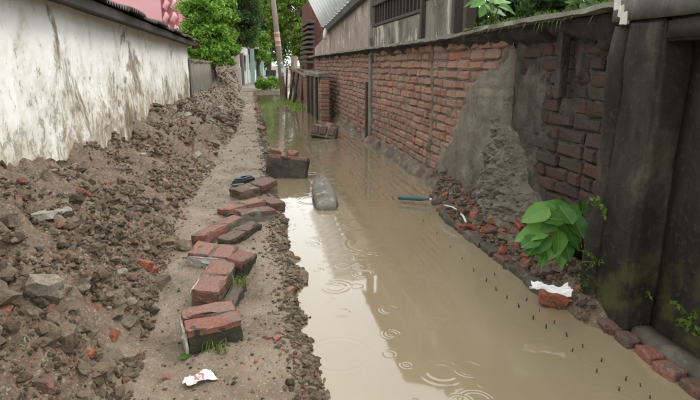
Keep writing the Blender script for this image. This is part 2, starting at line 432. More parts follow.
M['cream'] = simple('cream_paint', (0.55, 0.46, 0.34), 0.8, 0.15, 2, 0.2, 0.004)
M['white'] = simple('white_paint', (0.66, 0.65, 0.60), 0.7, 0.12, 4, 0.2, 0.004, (0.45, 0.41, 0.34))
M['cyan'] = simple('cyan_paint', (0.38, 0.52, 0.50), 0.6, 0.1, 4, 0.2, 0.003)
M['mint'] = simple('mint_paint', (0.36, 0.52, 0.42), 0.8, 0.12, 0.6, 0.1, 0.004)
M['far_grey'] = simple('grey_render', (0.36, 0.37, 0.36), 0.8, 0.15, 0.8, 0.1, 0.004)
M['window'] = simple('dark_opening', (0.025, 0.03, 0.032), 0.25, 0.2, 2, 0, spec=0.5)
M['lane'] = simple('wet_concrete_lane', (0.34, 0.30, 0.25), 0.5, 0.2, 1.2, 0.4, 0.01, (0.24, 0.20, 0.16))
M['soil'] = simple('soil', (0.16, 0.12, 0.09), 0.85, 0.3, 1.5, 0.5, 0.02)
M['rubber'] = simple('black_rubber', (0.018, 0.018, 0.02), 0.45, 0.2, 30, 0.2, 0.001)
M['teal'] = simple('teal_rim', (0.15, 0.20, 0.21), 0.5, 0.1, 30, 0)
M['blue_plastic'] = simple('blue_plastic', (0.035, 0.115, 0.135), 0.4, 0.2, 20, 0.1, 0.001)
M['blue_bag'] = simple('blue_bag', (0.10, 0.22, 0.42), 0.4, 0.2, 20, 0.3, 0.004)
M['white_plastic'] = simple('white_plastic', (0.72, 0.70, 0.68), 0.4, 0.12, 20, 0.3, 0.004)
M['yellow'] = simple('yellow_rind', (0.58, 0.36, 0.13), 0.5, 0.25, 25, 0.3, 0.003)
M['moss'] = simple('moss', (0.10, 0.15, 0.025), 0.9, 0.5, 25, 0.9, 0.01)

def scrap_mat():
    t = NT('printed_scrap'); o = t.tc.outputs['Object']
    n = t.noise(o, 30, 3, 0.5)
    x = t.math('ADD', t.math('MULTIPLY', t.sep(o, 0), 12.0), t.math('MULTIPLY', t.sep(o, 1), 5.0))
    s = t.ramp(t.math('ADD', x, t.math('MULTIPLY', n, 0.6)), [(0.10, (0.62, 0.58, 0.55)), (0.2, (0.38, 0.10, 0.10)), (0.27, (0.60, 0.52, 0.48)), (0.42, (0.66, 0.62, 0.6)), (0.47, (0.36, 0.09, 0.09)), (0.55, (0.66, 0.63, 0.6))], 'LINEAR')
    return t.done(s, 0.45, t.bump(n, 0.3, 0.004), 0.4)
M['scrap'] = scrap_mat()
def poster_mat(name, a, b, hz):
    t = NT(name); o = t.tc.outputs['Object']
    k = t.math('GREATER_THAN', t.math('FRACT', t.math('MULTIPLY', t.sep(o, 2), hz)), 0.5)
    n = t.noise(o, 8, 4, 0.6)
    return t.done(t.mix(t.ramp(n, [(0.4, 0.0), (0.6, 0.5)]), t.mix(k, a, b), (0.4, 0.36, 0.3)), 0.7)
M['red_poster'] = poster_mat('red_white_poster', (0.45, 0.13, 0.10), (0.58, 0.50, 0.45), 3.2)
M['blue_poster'] = poster_mat('blue_white_poster', (0.10, 0.20, 0.38), (0.50, 0.50, 0.50), 2.6)

# ---------------------------------------------------------------- terrain
LX, RX = -1.5, 2.0
HW_Y = [0, 3.4, 4.4, 5.5, 6.6, 6.95, 7.3, 8.6, 10.4, 13.8, 21, 23.5, 25.5, 28, 28.9, 30, 80]
HW_Z = [0.74, 0.69, 0.51, 0.44, 0.36, 0.33, 0.50, 0.56, 0.49, 0.40, 0.42, 0.9, 1.30, 1.28, 0.5, 0.12, 0.1]
FT_Y = [0, 2, 3, 5, 7, 9, 12, 18, 24, 28, 60]
FT_X = [-0.52, -0.55, -0.60, -0.63, -0.52, -0.42, -0.30, -0.26, -0.50, -0.72, -0.9]
def mound_t(x, y):
    foot = np.interp(y, FT_Y, FT_X) + 0.09 * fbm(x * 2.2, y * 2.2, 0, 3, 3)
    return np.clip((foot - x) / (foot - LX), 0, 1.25)
def bank(x, y):
    """rubble strip at the foot of the right wall"""
    e = 1.60 + 0.04 * fbm(x * 3, y * 3, 0, 21, 2) + 0.30 * sstep(4.1, 5.6, y)
    return sstep(e - 0.02, e + 0.07, x) * (1 - sstep(5.4, 5.9, y)) * sstep(2.0, 2.3, y)
def height(x, y, fine=True):
    x = np.asarray(x, float); y = np.asarray(y, float)
    t = mound_t(x, y)
    hw = np.interp(y, HW_Y, HW_Z)
    m = hw * np.clip(t, 0, 1) ** np.interp(y, [0, 20, 24, 28, 30], [0.85, 0.85, 0.28, 0.2, 0.8])
    amp = sstep(0.0, 0.25, t)
    shore = 0.235 + 0.05 * fbm(x * 2.5, y * 2.5, 0, 31, 2) + 0.035 * vnoise(x * 9, y * 9, 0, 8) + 0.05 * sstep(2.6, 2.0, y)
    p = 0.055 - 0.16 * sstep(-0.09, 0.13, x - shore)
    h = p + m
    h = h + amp * (0.085 * fbm(x * 4, y * 4, 0, 40, 4) * sstep(0, 0.35, hw))
    h = h + 0.02 * fbm(x * 4, y * 4, 0, 50, 3) * (1 - sstep(0.2, 0.5, x)) + 0.007 * fbm(x * 14, y * 14, 0, 55, 3) * (1 - sstep(0.2, 0.5, x))
    h = h - 0.02 * sstep(0.25, 0.7, vnoise(x * 3, y * 1.5, 0, 77)) * (1 - amp)
    bk = bank(x, y)
    h = h * (1 - bk) + bk * (0.05 + 0.13 * sstep(1.6, 2.0, x) + 0.02 * fbm(x * 5, y * 5, 0, 60, 2))
    if fine:
        h = h + (amp * 0.03 + 0.005) * np.abs(fbm(x * 13, y * 13, 0, 70, 3)) * 1.2
    return h
def hz(x, y): return float(height(np.array([x]), np.array([y]), False)[0])

def build_terrain():
    ny, nx = 560, 270
    ys = 0.7 * (34.0 / 0.7) ** np.linspace(0, 1, ny)
    xs = np.concatenate([np.linspace(-2.1, 0.5, 210, endpoint=False), np.linspace(0.5, 2.4, nx - 210)])
    X, Y = np.meshgrid(xs, ys)
    Z = height(X.ravel(), Y.ravel())
    v = np.stack([X.ravel(), Y.ravel(), Z], 1)
    i = np.arange(ny * nx).reshape(ny, nx)
    f = np.stack([i[:-1, :-1].ravel(), i[:-1, 1:].ravel(), i[1:, 1:].ravel(), i[1:, :-1].ravel()], 1)
    me = tri_mesh('mud_path', v, f, M['mud'], True)
    k = np.clip(sstep(0.0, 0.12, mound_t(X.ravel(), Y.ravel())) + bank(X.ravel(), Y.ravel()), 0, 1)
    k = np.clip(k + 0.7 * sstep(0.10, 0.20, X.ravel() + 0.05 * fbm(X.ravel() * 6, Y.ravel() * 6, 0, 91, 3)) * (X.ravel() < 0.6), 0, 1)
    a = me.attributes.new('mound', 'FLOAT', 'POINT'); a.data.foreach_set('value', k.astype(np.float32))
    tag(link('mud_path', me), kind='structure')
build_terrain()
g = MB(); g.add([(-400, -60, -0.35), (400, -60, -0.35), (400, 900, -0.35), (-400, 900, -0.35)], [(0, 1, 2, 3)])
tag(g.build('ground', M['soil']), kind='structure')
g = MB(); g.add([(-0.25, -1.0, 0), (2.35, -1.0, 0), (2.35, 27.5, 0), (-0.25, 27.5, 0)], [(0, 1, 2, 3)])
tag(g.build('flood_water', M['water']), kind='structure')
g = MB()                                              # the dry lane beyond the flood, bending right
g.hexa([(-0.9, 26.6, -0.3), (1.35, 26.2, -0.3), (5.4, 70, -0.3), (1.6, 70, -0.3), (-0.9, 26.6, 0.10), (1.35, 26.2, 0.10), (5.4, 70, 0.14), (1.6, 70, 0.14)])
tag(g.build('lane', M['lane'], jitter=0), kind='structure')

# ---------------------------------------------------------------- loose clods (nobody could count them)
def ico(sub):
    bm = bmesh.new(); bmesh.ops.create_icosphere(bm, subdivisions=sub, radius=1)
    v = np.array([p.co[:] for p in bm.verts]); f = np.array([[q.index for q in t.verts] for t in bm.faces]); bm.free()
    return v, f
ICO1, ICO2 = ico(1), ico(2)
def rot_mats(n):
    q = rng.normal(size=(n, 4)); q /= np.linalg.norm(q, axis=1)[:, None]
    w, x, y, z = q.T
    return np.stack([1 - 2 * (y * y + z * z), 2 * (x * y - z * w), 2 * (x * z + y * w), 2 * (x * y + z * w), 1 - 2 * (x * x + z * z), 2 * (y * z - x * w),
                     2 * (x * z - y * w), 2 * (y * z + x * w), 1 - 2 * (x * x + y * y)], 1).reshape(n, 3, 3)
def clods(x, y, size, base, sink=0.25, flat=0.7):
    bv, bf = base; n = len(x); k = len(bv)
    off = rng.uniform(0, 90, (n, 1, 3)); q = bv[None] * 1.1 + off
    low = fbm(q[:, :, 0].ravel(), q[:, :, 1].ravel(), q[:, :, 2].ravel(), 17, 2).reshape(n, k, 1)
    jit = 1 + 0.55 * low + rng.uniform(-0.16, 0.16, (n, k, 1))
    v = bv[None] * np.clip(jit, 0.25, 1.8)
    v = v * rng.uniform(0.5, 1.35, (n, 1, 3))
    v = np.einsum('nij,nkj->nki', rot_mats(n), v)
    v[:, :, 2] *= flat
    v *= size[:, None, None]
    z = height(x, y)
    v[:, :, 0] += x[:, None]; v[:, :, 1] += y[:, None]; v[:, :, 2] += (z + size * (0.5 - sink) * flat)[:, None]
    f = bf[None] + (np.arange(n) * k)[:, None, None]
    return v.reshape(-1, 3), f.reshape(-1, 3)
def join(parts):
    V, F, n = [], [], 0
    for v, f in parts:
        V.append(v); F.append(f + n); n += len(v)
    return np.concatenate(V), np.concatenate(F)
def scatter_mound(n, lo, hi, t0=0.0, y0=1.5, y1=29.0):
    y = y0 * (y1 / y0) ** rng.random(n)
    t = t0 + (1.02 - t0) * rng.random(n)
    foot = np.interp(y, FT_Y, FT_X)
    x = foot - t * (foot - LX)
    s = lo * (hi / lo) ** (rng.random(n) ** 1.9)
    s *= np.clip(0.85 + y * 0.035, 0.85, 1.5) * (1.0 + 0.55 * vnoise(x * 5, y * 5, 0, 66))
    k = vnoise(x * 2.6, y * 2.6, 0, 67) + 0.5 * vnoise(x * 7, y * 7, 0, 68) > -0.42 + 0.25 * rng.random(n)
    return x[k], y[k], s[k]
parts = []
x, y, s = scatter_mound(27000, 0.005, 0.021, -0.04); parts.append(clods(x, y, s, ICO1))
x, y, s = scatter_mound(4600, 0.014, 0.034, 0.0); parts.append(clods(x, y, s, ICO2, 0.6, 0.8))
x, y, s = scatter_mound(420, 0.03, 0.065, 0.04, 1.5, 14); parts.append(clods(x, y, s, ICO2, 0.7))
n = 5200                                             # crumbly shore
y = 1.6 * (26 / 1.6) ** rng.random(n); x = 0.19 + 0.055 * rng.normal(size=n) + 0.04 * vnoise(y * 3, y * 0, 0, 5); s = 0.005 * 4.5 ** (rng.random(n) ** 1.6) * np.clip(0.8 + y * 0.05, 0.8, 1.8)
k = height(x, y) > -0.012
parts.append(clods(x[k], y[k], s[k], ICO1))
n = 2200                                             # grit on the path
y = 1.5 * (20 / 1.5) ** rng.random(n); x = rng.uniform(-0.62, 0.16, n); s = 0.003 * 4.0 ** (rng.random(n) ** 2.2) * np.clip(0.8 + y * 0.06, 0.8, 2)
parts.append(clods(x, y, s, ICO1))
v, f = join(parts)
big_me = tri_mesh('mud_clods', v, f, M['clod'])
sm = np.zeros(len(f), bool); i0 = len(parts[0][1]); sm[:] = False
big_me.polygons.foreach_set('use_smooth', sm)
tag(link('mud_clods', big_me), 'crumbly brown mud clods heaped against the whitewashed wall', 'mud clods', kind='stuff')
n = 4200
y = rng.uniform(2.25, 5.6, n); x = rng.uniform(1.55, 2.02, n); s = 0.006 * 4.2 ** (rng.random(n) ** 1.5)
k = bank(x, y) > 0.25
v, f = clods(x[k], y[k], s[k], ICO1)
tag(link('rubble_grit', tri_mesh('rubble_grit', v, f, M['clod'])), 'fine grit and crumbs filling the rubble strip under the brick wall', 'grit', kind='stuff')

# ---------------------------------------------------------------- bricks and broken pieces
def chipped_box(name, dims, mat, seed, cuts=0, bevel=0.008, jit=0.004, chip=0.0):
    r = random.Random(seed)
    bm = bmesh.new(); bmesh.ops.create_cube(bm, size=1)
    for q in bm.verts: q.co = Vector((q.co.x * dims[0], q.co.y * dims[1], q.co.z * dims[2]))
    m = min(dims)
    for _ in range(cuts):
        n = Vector((r.uniform(-1, 1), r.uniform(-1, 1), r.uniform(-0.7, 1))).normalized()
        ext = sum(abs(n[i]) * dims[i] / 2 for i in range(3))
        g_ = bmesh.ops.bisect_plane(bm, geom=list(bm.verts) + list(bm.edges) + list(bm.faces), plane_co=n * ext * r.uniform(0.38, 0.75), plane_no=n, clear_outer=True)
        ed = [e for e in g_['geom_cut'] if isinstance(e, bmesh.types.BMEdge)]
        if ed:
            bmesh.ops.holes_fill(bm, edges=ed)
    bmesh.ops.remove_doubles(bm, verts=bm.verts, dist=m * 0.03)
    bmesh.ops.recalc_face_normals(bm, faces=bm.faces)
    if bevel: bmesh.ops.bevel(bm, geom=list(bm.edges), offset=min(bevel, m * 0.22), segments=1, affect='EDGES', clamp_overlap=True)
    for q in bm.verts: q.co += Vector((r.uniform(-1, 1), r.uniform(-1, 1), r.uniform(-1, 1))) * jit
    me = bpy.data.meshes.new(name); bm.to_mesh(me); bm.free(); me.materials.append(mat)
    return me

def rough_brick(d, mat, seed, amp=0.006, name='brick', n=5):
    bm = bmesh.new(); bmesh.ops.create_cube(bm, size=1)
    bmesh.ops.subdivide_edges(bm, edges=list(bm.edges), cuts=n, use_grid_fill=True)
    P = np.array([q.co[:] for q in bm.verts]); d = np.array(d)
    e = np.abs(P) > 0.499
    edge = (e.sum(1) >= 2)
    P = P * d
    rr = random.Random(seed)
    P[edge] *= 1 - 0.007 / d
    N = np.stack([fbm(P[:, 0] * 18 + 5 * k + seed * 1.7, P[:, 1] * 18, P[:, 2] * 18, 90 + k, 3) for k in range(3)], 1) * amp
    chip = np.clip(fbm(P[:, 0] * 11 + seed * 3.1, P[:, 1] * 11, P[:, 2] * 11, 95, 2) - 0.25, 0, 1)[:, None]
    P = P + N - edge[:, None] * chip * np.sign(P) * 0.035
    for q, co in zip(bm.verts, P): q.co = Vector(co)
    me = bpy.data.meshes.new(name); bm.to_mesh(me); bm.free(); me.materials.append(mat)
    return me

BL, BH, JT = 0.282, 0.082, 0.010
WALL_BRICKS = [chipped_box('brick', (0.10, BL, BH), M['brick'], 100 + i, 0, 0.018, 0.0075) for i in range(8)]
WALL_HALF = [chipped_box('brick', (0.10, BL * 0.46, BH), M['brick'], 120 + i, 0, 0.013, 0.0065) for i in range(5)]
SHADE_GRIME = [chipped_box('brick', (0.10, BL, BH), M['shade_grime_brick'], 140 + i, 0, 0.013, 0.0065) for i in range(5)]  # recess bricks, with shade and grime in their colour
SHADE_GRIME_HALF = [chipped_box('brick', (0.10, BL * 0.46, BH), M['shade_grime_brick'], 150 + i, 0, 0.013, 0.0065) for i in range(4)]

# ---------------------------------------------------------------- right brick wall
wall = empty('brick_wall', (RX, 9, 0))
tag(wall, 'long red brick wall with thick mortar joints and a projecting concrete ledge', 'wall')
def W(o):                                            # parent in place
    o.parent = wall; o.matrix_parent_inverse = Matrix.Translation((-RX, -9, 0)); return o
def recess(y): return 0.05 if y < 3.95 else 0.0
b = MB()
b.box((RX + 0.035, 3.95, -0.3), (RX + 0.25, 17.3, 1.53)); b.box((RX + 0.085, 2.3, -0.3), (RX + 0.25, 3.948, 1.568))
W(b.build('mortar_body', M['mortar']))
PLASTER_L = lambda z: 4.30 + 1.28 * (1 - np.clip((z - 0.2) / 1.1, 0, 1)) ** 0.8
placed = []
nrow = 17
for row in range(nrow):
    z = -0.03 + row * (BH + JT) + BH / 2
    yy = 2.32 - (0.15 if row % 2 else 0.0) - random.uniform(0, 0.04)
    while yy < 17.2:
        half = random.random() < 0.22
        L = BL * 0.46 if half else BL
        cy = yy + L / 2
        yy += L + JT + random.uniform(-0.004, 0.006)
        if yy > 17.25: break
        if cy - L / 2 < 4.02 and cy + L / 2 > 3.93 and z > 0.2: continue                             # hidden by the corner of the render
        if 8.86 < cy < 9.05: continue
        if 3.98 < cy - L / 2 and cy + L / 2 < PLASTER_L(z) - 0.12 and 0.2 < z < 1.3: continue      # under the cement render
        x = RX + recess(cy) + 0.05 - random.uniform(-0.004, 0.012)
        placed.append((x, cy, z, half))
placed.sort(key=lambda q: q[1])
rest = MB()
def joint_mortar(name, y0, y1, xf, mat, step):
    ny, nz = int((y1 - y0) / step), int(1.83 / step)
    Yg, Zg = np.meshgrid(np.linspace(y0, y1, ny), np.linspace(-0.3, 1.56, nz)); yf, zf = Yg.ravel(), Zg.ravel()
    X = xf + 0.021 - 0.014 * fbm(yf * 11, zf * 11, 0, 2, 4) - 0.016 * np.clip(fbm(yf * 2.2, zf * 2.2, 0, 7, 3), 0, 1)
    i = np.arange(ny * nz).reshape(nz, ny)
    f = np.stack([i[:-1, :-1].ravel(), i[1:, :-1].ravel(), i[1:, 1:].ravel(), i[:-1, 1:].ravel()], 1)
    W(link(name, tri_mesh(name, np.stack([X, yf, zf], 1), f, mat, True)))
joint_mortar('joint_mortar', 3.95, 9.2, RX, M['mortar'], 0.014)
joint_mortar('joint_mortar', 9.2, 17.3, RX, M['mortar'], 0.03)
joint_mortar('joint_mortar', 2.3, 3.95, RX + 0.05, M['shade_grime_cement'], 0.012)
for i, (x, cy, z, half) in enumerate(placed):
    me = random.choice((SHADE_GRIME_HALF if half else SHADE_GRIME) if cy < 3.9 else (WALL_HALF if half else WALL_BRICKS))
    rot = (random.uniform(-0.03, 0.03), random.uniform(-0.05, 0.05), random.uniform(-0.03, 0.03))
    zz = z + random.uniform(-0.006, 0.006) + 0.012 * float(vnoise(np.array([cy * 1.3]), np.array([z * 1.5]), 0, 3)[0])
    if i < 300:
        W(link('brick', me, None, (x, cy, zz), rot))
    else:
        mt = Matrix.Translation((x, cy, zz)) @ Euler(rot).to_matrix().to_4x4()
        rest.add([mt @ q.co for q in me.vertices], [tuple(p.vertices) for p in me.polygons])
o = W(rest.build('brick_courses', M['brick'])); o['kind'] = 'stuff'

def wall_sheet(name, y0, y1, z0, z1, step, prot, mask, mat, parent=None, smooth=True, xf=RX):
    """relief skin on the wall: prot(y,z) is how far it stands out, mask(y,z)>0 where it exists"""
    ny, nz = int((y1 - y0) / step) + 2, int((z1 - z0) / step) + 2
    Yg, Zg = np.meshgrid(np.linspace(y0, y1, ny), np.linspace(z0, z1, nz))
    yf, zf = Yg.ravel(), Zg.ravel()
    mk = mask(yf, zf); P = prot(yf, zf)
    X = np.where(mk > 0, xf - P * sstep(0, 0.06, mk) - 0.004, xf + 0.03)
    v = np.stack([X, yf, zf], 1); i = np.arange(ny * nz).reshape(nz, ny)
    f = np.stack([i[:-1, :-1].ravel(), i[1:, :-1].ravel(), i[1:, 1:].ravel(), i[:-1, 1:].ravel()], 1)
    f = f[(mk[f] > 0).sum(1) >= 1]
    used = np.unique(f); re = np.full(len(v), -1); re[used] = np.arange(len(used))
    o = link(name, tri_mesh(name, v[used], re[f], mat, smooth))
    if parent is wall: W(o)
    return o
# cement render patch with its ragged left edge and sharp right edge
wall_sheet('cement_render', 3.93, 5.75, 0.08, 1.42, 0.013,
           lambda y, z: 0.026 + 0.010 * fbm(y * 5, z * 5, 0, 12, 4) + 0.008 * np.abs(np.sin(z * math.pi / 0.092)) * sstep(0.7, 1.2, z + 0.3 * vnoise(y * 3, z * 3, 0, 9)),
           lambda y, z: np.minimum(np.minimum(PLASTER_L(z) - y + 0.14 * fbm(y * 6, z * 6, 0, 14, 4), y - 3.945), np.minimum(1.33 - z + 0.10 * fbm(y * 7, z * 7, 0, 15, 3), z - 0.05)),
           M['cement'], wall)
# smeared mortar over the recessed bricks near the pillar
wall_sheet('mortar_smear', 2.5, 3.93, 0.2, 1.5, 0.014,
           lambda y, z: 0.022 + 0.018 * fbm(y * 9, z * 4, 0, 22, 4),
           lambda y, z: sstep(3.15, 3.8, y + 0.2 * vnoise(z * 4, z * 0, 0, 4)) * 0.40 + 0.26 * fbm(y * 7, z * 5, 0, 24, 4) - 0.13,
           M['shade_grime_cement'], wall, True, RX + 0.055)
# narrow mortar strip down an old joint, and the concrete pilaster
wall_sheet('mortar_strip', 5.62, 5.98, 0.35, 1.5, 0.014, lambda y, z: 0.022 + 0.012 * fbm(y * 8, z * 8, 0, 5, 3),
           lambda y, z: 0.05 + 0.02 * fbm(y * 7, z * 7, 0, 6, 3) - np.abs(y - 5.80 - 0.05 * np.sin(z * 6)), M['mortar'], wall)
b = MB(); b.box((RX - 0.035, 8.87, -0.3), (RX + 0.2, 9.03, 1.525)); W(b.build('pilaster', M['ledge'], bevel=0.012, seg=2, jitter=0.004))
b = MB(); b.box((RX - 0.07, 9.03, -0.3), (RX + 0.1, 9.13, 1.02)); W(b.build('leaning_board', M['dark_wood'], bevel=0.008))
# footing of dirt and old mortar at the water line
wall_sheet('footing', 4.6, 17.2, -0.3, 0.22, 0.03, lambda y, z: 0.06 + 0.04 * fbm(y * 5, z * 5, 0, 33, 3) + 0.05 * sstep(0.1, -0.05, z),
           lambda y, z: 0.115 - z + 0.11 * fbm(y * 4, z * 4, 0, 34, 4), M['mortar'], wall)
# ledge: one slab, slightly uneven edge
def slab():
    ys = np.linspace(2.3, 17.4, 260); mb = MB(); v = []
    for y in ys:
        e = 1.845 + 0.010 * float(fbm(np.array([y * 6.0]), np.array([0.0]), 0, 3, 3)[0]) - 0.05 * float(sstep(4.8, 3.9, y))
        zt = 1.574 + 0.03 * float(sstep(5.5, 3.0, y)) + 0.006 * float(vnoise(np.array([y * 5.0]), np.array([0.0]), 0, 4)[0])
        zb = 1.542 + 0.035 * float(sstep(5.5, 3.0, y)) + 0.007 * float(vnoise(np.array([y * 9.0]), np.array([0.0]), 0, 6)[0]) 
        v += [(e, y, zb), (e + 0.004, y, zt), (RX + 0.6, y, zt + 0.01), (RX + 0.6, y, zb - 0.004)]
    f = []
    for i in range(len(ys) - 1):
        a = i * 4
        for k in range(4): f.append((a + k, a + (k + 1) % 4, a + 4 + (k + 1) % 4, a + 4 + k))
    f += [(3, 2, 1, 0), tuple(len(v) - 4 + k for k in range(4))]
    mb.add(v, f); return mb
W(slab().build('ledge', M['ledge']))
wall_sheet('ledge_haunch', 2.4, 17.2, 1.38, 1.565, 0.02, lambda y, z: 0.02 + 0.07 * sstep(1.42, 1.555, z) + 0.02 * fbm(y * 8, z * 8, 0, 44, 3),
           lambda y, z: z - 1.485 + 0.06 * fbm(y * 5, z * 5, 0, 45, 4) + 0.05 * sstep(4.6, 3.6, y), M['ledge_shade'], wall)
# wooden stub hanging below the ledge
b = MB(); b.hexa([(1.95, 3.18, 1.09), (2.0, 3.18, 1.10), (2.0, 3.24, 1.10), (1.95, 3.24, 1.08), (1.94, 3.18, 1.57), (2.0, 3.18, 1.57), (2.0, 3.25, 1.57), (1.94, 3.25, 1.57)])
tag(b.build('wooden_stub', M['ledge_shade'], bevel=0.006, jitter=0.004), 'short dark wooden post stub hanging under the ledge next to the mouldy pillar', 'post')

# heap of wet cement slumped against the wall
def heap_prot(y, z):
    c = 3.78 + 0.35 * (z - 0.1)
    w = 0.62 * (1 - np.clip(z / 0.86, 0, 1)) + 0.06
    g_ = np.clip(1 - np.abs(y - c) / w, 0, 1)
    lump = np.abs(fbm(y * 8, z * 8, 0, 52, 2)) * 0.6 + 0.8 * np.abs(fbm(y * 22, z * 22, 0, 57, 3))
    return (0.05 + 0.20 * (1 - np.clip(z / 0.9, 0, 1))) * g_ ** 0.6 + 0.075 * lump * g_ ** 0.4
o = wall_sheet('cement_heap', 3.0, 4.7, 0.0, 0.9, 0.0095, heap_prot,
               lambda y, z: 0.62 * (1 - np.clip(z / 0.86, 0, 1)) + 0.05 + 0.10 * fbm(y * 6, z * 6, 0, 53, 3) - np.abs(y - 3.78 - 0.35 * (z - 0.1)), M['cement'], None, False, RX + 0.02)
tag(o, 'lumpy heap of grey wet cement slumped against the base of the brick wall', 'cement heap')

# ---------------------------------------------------------------- structures above the ledge
sh = empty('plaster_shed', (RX, 13, 1.56)); tag(sh, 'faded pinkish plaster shed wall with a green eave above the brick wall', 'shed')
def S(o, root=None):
    root = root or sh; o.parent = root; o.matrix_parent_inverse = Matrix.Translation(-Vector(root.location)); return o
XS = RX + 0.03
t0 = px(362, 2, XS); t1 = px(325, 37, XS); t2 = px(314, 48, XS)
b = MB(); ya, yb = 9.12, 17.3
zr = lambda y: float(np.interp(y, [t0[1], t1[1], 17.3], [t0[2], t1[2], t2[2] + 0.0]))
zr0 = zr(9.6) + (9.6 - ya) * 0.075
b.add([(XS, ya, 1.58), (XS, yb, 1.58), (XS, yb, zr(17.3)), (XS, t1[1], t1[2]), (XS, ya, zr0), (XS + 0.18, ya, 1.58), (XS + 0.18, yb, 1.58), (XS + 0.18, yb, zr(17.3)), (XS + 0.18, t1[1], t1[2]), (XS + 0.18, ya, zr0)],
      [(0, 1, 2, 3, 4), (9, 8, 7, 6, 5), (0, 5, 6, 1), (1, 6, 7, 2), (2, 7, 8, 3), (3, 8, 9, 4), (4, 9, 5, 0)])
S(b.build('wall', M['pink_plaster']))
# eave board along the rake and the pale corrugated sheet rising behind it
e0 = Vector(px(366, -6, XS - 0.12)); e1 = Vector(px(324, 33, XS - 0.12))
b = MB(); d = Vector((0, 0, 0.14)); w = Vector((0.12, 0.06, 0))
b.hexa([e0, e0 + w, e1 + w, e1, e0 + d, e0 + w + d, e1 + w + d, e1 + d]); S(b.build('eave_board', M['green_tin'], bevel=0.006))
def corrugated(p00, p10, p01, waves, amp, mat, name, parent, nn=6):
    p00, p10, p01 = Vector(p00), Vector(p10), Vector(p01); a, c = p10 - p00, p01 - p00; n = a.cross(c).normalized(); mb = MB(); v = []; k = waves * nn
    for j in (0, 1):
        for t in (0, 0.006):
            for i in range(k + 1):
                v.append(p00 + a * (i / k) + c * j + n * (amp * math.sin(2 * math.pi * i / nn) + t))
    q = k + 1; f = []
    for i in range(k):
        f += [(i, i + 1, 2 * q + i + 1, 2 * q + i), (q + i, 3 * q + i, 3 * q + i + 1, q + i + 1), (i, q + i, q + i + 1, i + 1), (2 * q + i, 2 * q + i + 1, 3 * q + i + 1, 3 * q + i)]
    mb.add(v, f); o = mb.build(name, mat, None, True)
    return S(o, parent) if parent else o
u1 = Vector(py(306, -8, e1.y + 2.5)); r0 = e1 + d + Vector((0.0, 0.02, 0.01)); r1 = e0 + d + Vector((0, 0.02, 0.01))
corrugated(r0, r1, u1, 15, 0.07, M['tin'], 'corrugated_roof', sh)
# white elbow of a drain at the corner
q = Vector(px(325, 33, XS - 0.17)); b = MB(); b.tube([q + Vector((0.05, 0.2, 0.09)), q, q + Vector((-0.03, -0.08, -0.14))], [0.05, 0.05, 0.045], 10)
S(b.build('drain_elbow', M['white'], None, True))
# rusty sheet wall and dark roof edge behind the shed
rs = empty('rusty_shed', (2.3, 19, 0)); tag(rs, 'rusty red tin shed with a dark overlapping roof edge behind the plaster shed', 'shed')
a = py(313, 60, 18.5); c = py(326, 15, 18.5)
b = MB(); b.box((a[0] - 0.0, 18.5, 0.0), (a[0] + 2.2, 22, c[2] + 0.6)); S(b.build('wall', M['rust']), rs)
for i in range(9):
    p0 = Vector(py(311 - i * 0.25, 22 + i * 5, 18.3)); b = MB(); b.box((p0.x - 0.12, 18.2, p0.z - 0.05), (p0.x + 0.14, 20.5, p0.z + 0.035)); S(b.build('roof_tile', M['roof_dark'], bevel=0.01), rs)

pn = empty('panel_wall', (RX, 7, 1.57)); tag(pn, 'mould streaked concrete panel wall with dark posts and lattice opening on the ledge', 'wall')
def pbox(name, y0, y1, z0, z1, x0, x1, mat, bev=0.006):
    b = MB(); b.box((x0, y0, z0), (x1, y1, z1)); return S(b.build(name, mat, bevel=bev), pn)
pbox('post', 8.98, 9.10, 1.575, 3.1, 1.975, 2.10, M['ledge'])
pbox('panel', 6.32, 8.98, 1.578, 1.90, 2.03, 2.12, M['mould_plaster'])
pbox('panel', 5.28, 6.24, 1.578, 2.02, 2.035, 2.12, M['mould_plaster'])
pbox('post', 6.24, 6.32, 1.578, 2.9, 1.985, 2.10, M['dark_wood'])
pbox('post', 5.20, 5.28, 1.578, 2.4, 1.985, 2.10, M['dark_wood'])
pbox('post', 4.93, 5.01, 1.578, 2.3, 2.0, 2.10, M['dark_wood'])
pbox('rail', 6.32, 8.98, 1.904, 1.945, 2.01, 2.11, M['dark_wood'])
pbox('rail', 5.28, 6.24, 2.024, 2.06, 2.01, 2.11, M['dark_wood'])
pbox('rail', 6.32, 8.98, 2.22, 2.27, 2.01, 2.11, M['dark_wood'])
pbox('dark_opening', 6.3, 8.98, 1.95, 2.9, 2.14, 2.16, M['window'])
for i in range(16):
    pbox('lattice_bar', 6.42 + i * 0.165, 6.45 + i * 0.165, 1.946, 2.218, 2.04, 2.075, M['dark_wood'], 0)
pr = corrugated((1.90, 6.2, 2.92), (1.90, 9.2, 2.86), (3.6, 6.2, 3.4), 24, 0.02, M['roof_dark'], 'roof', pn)

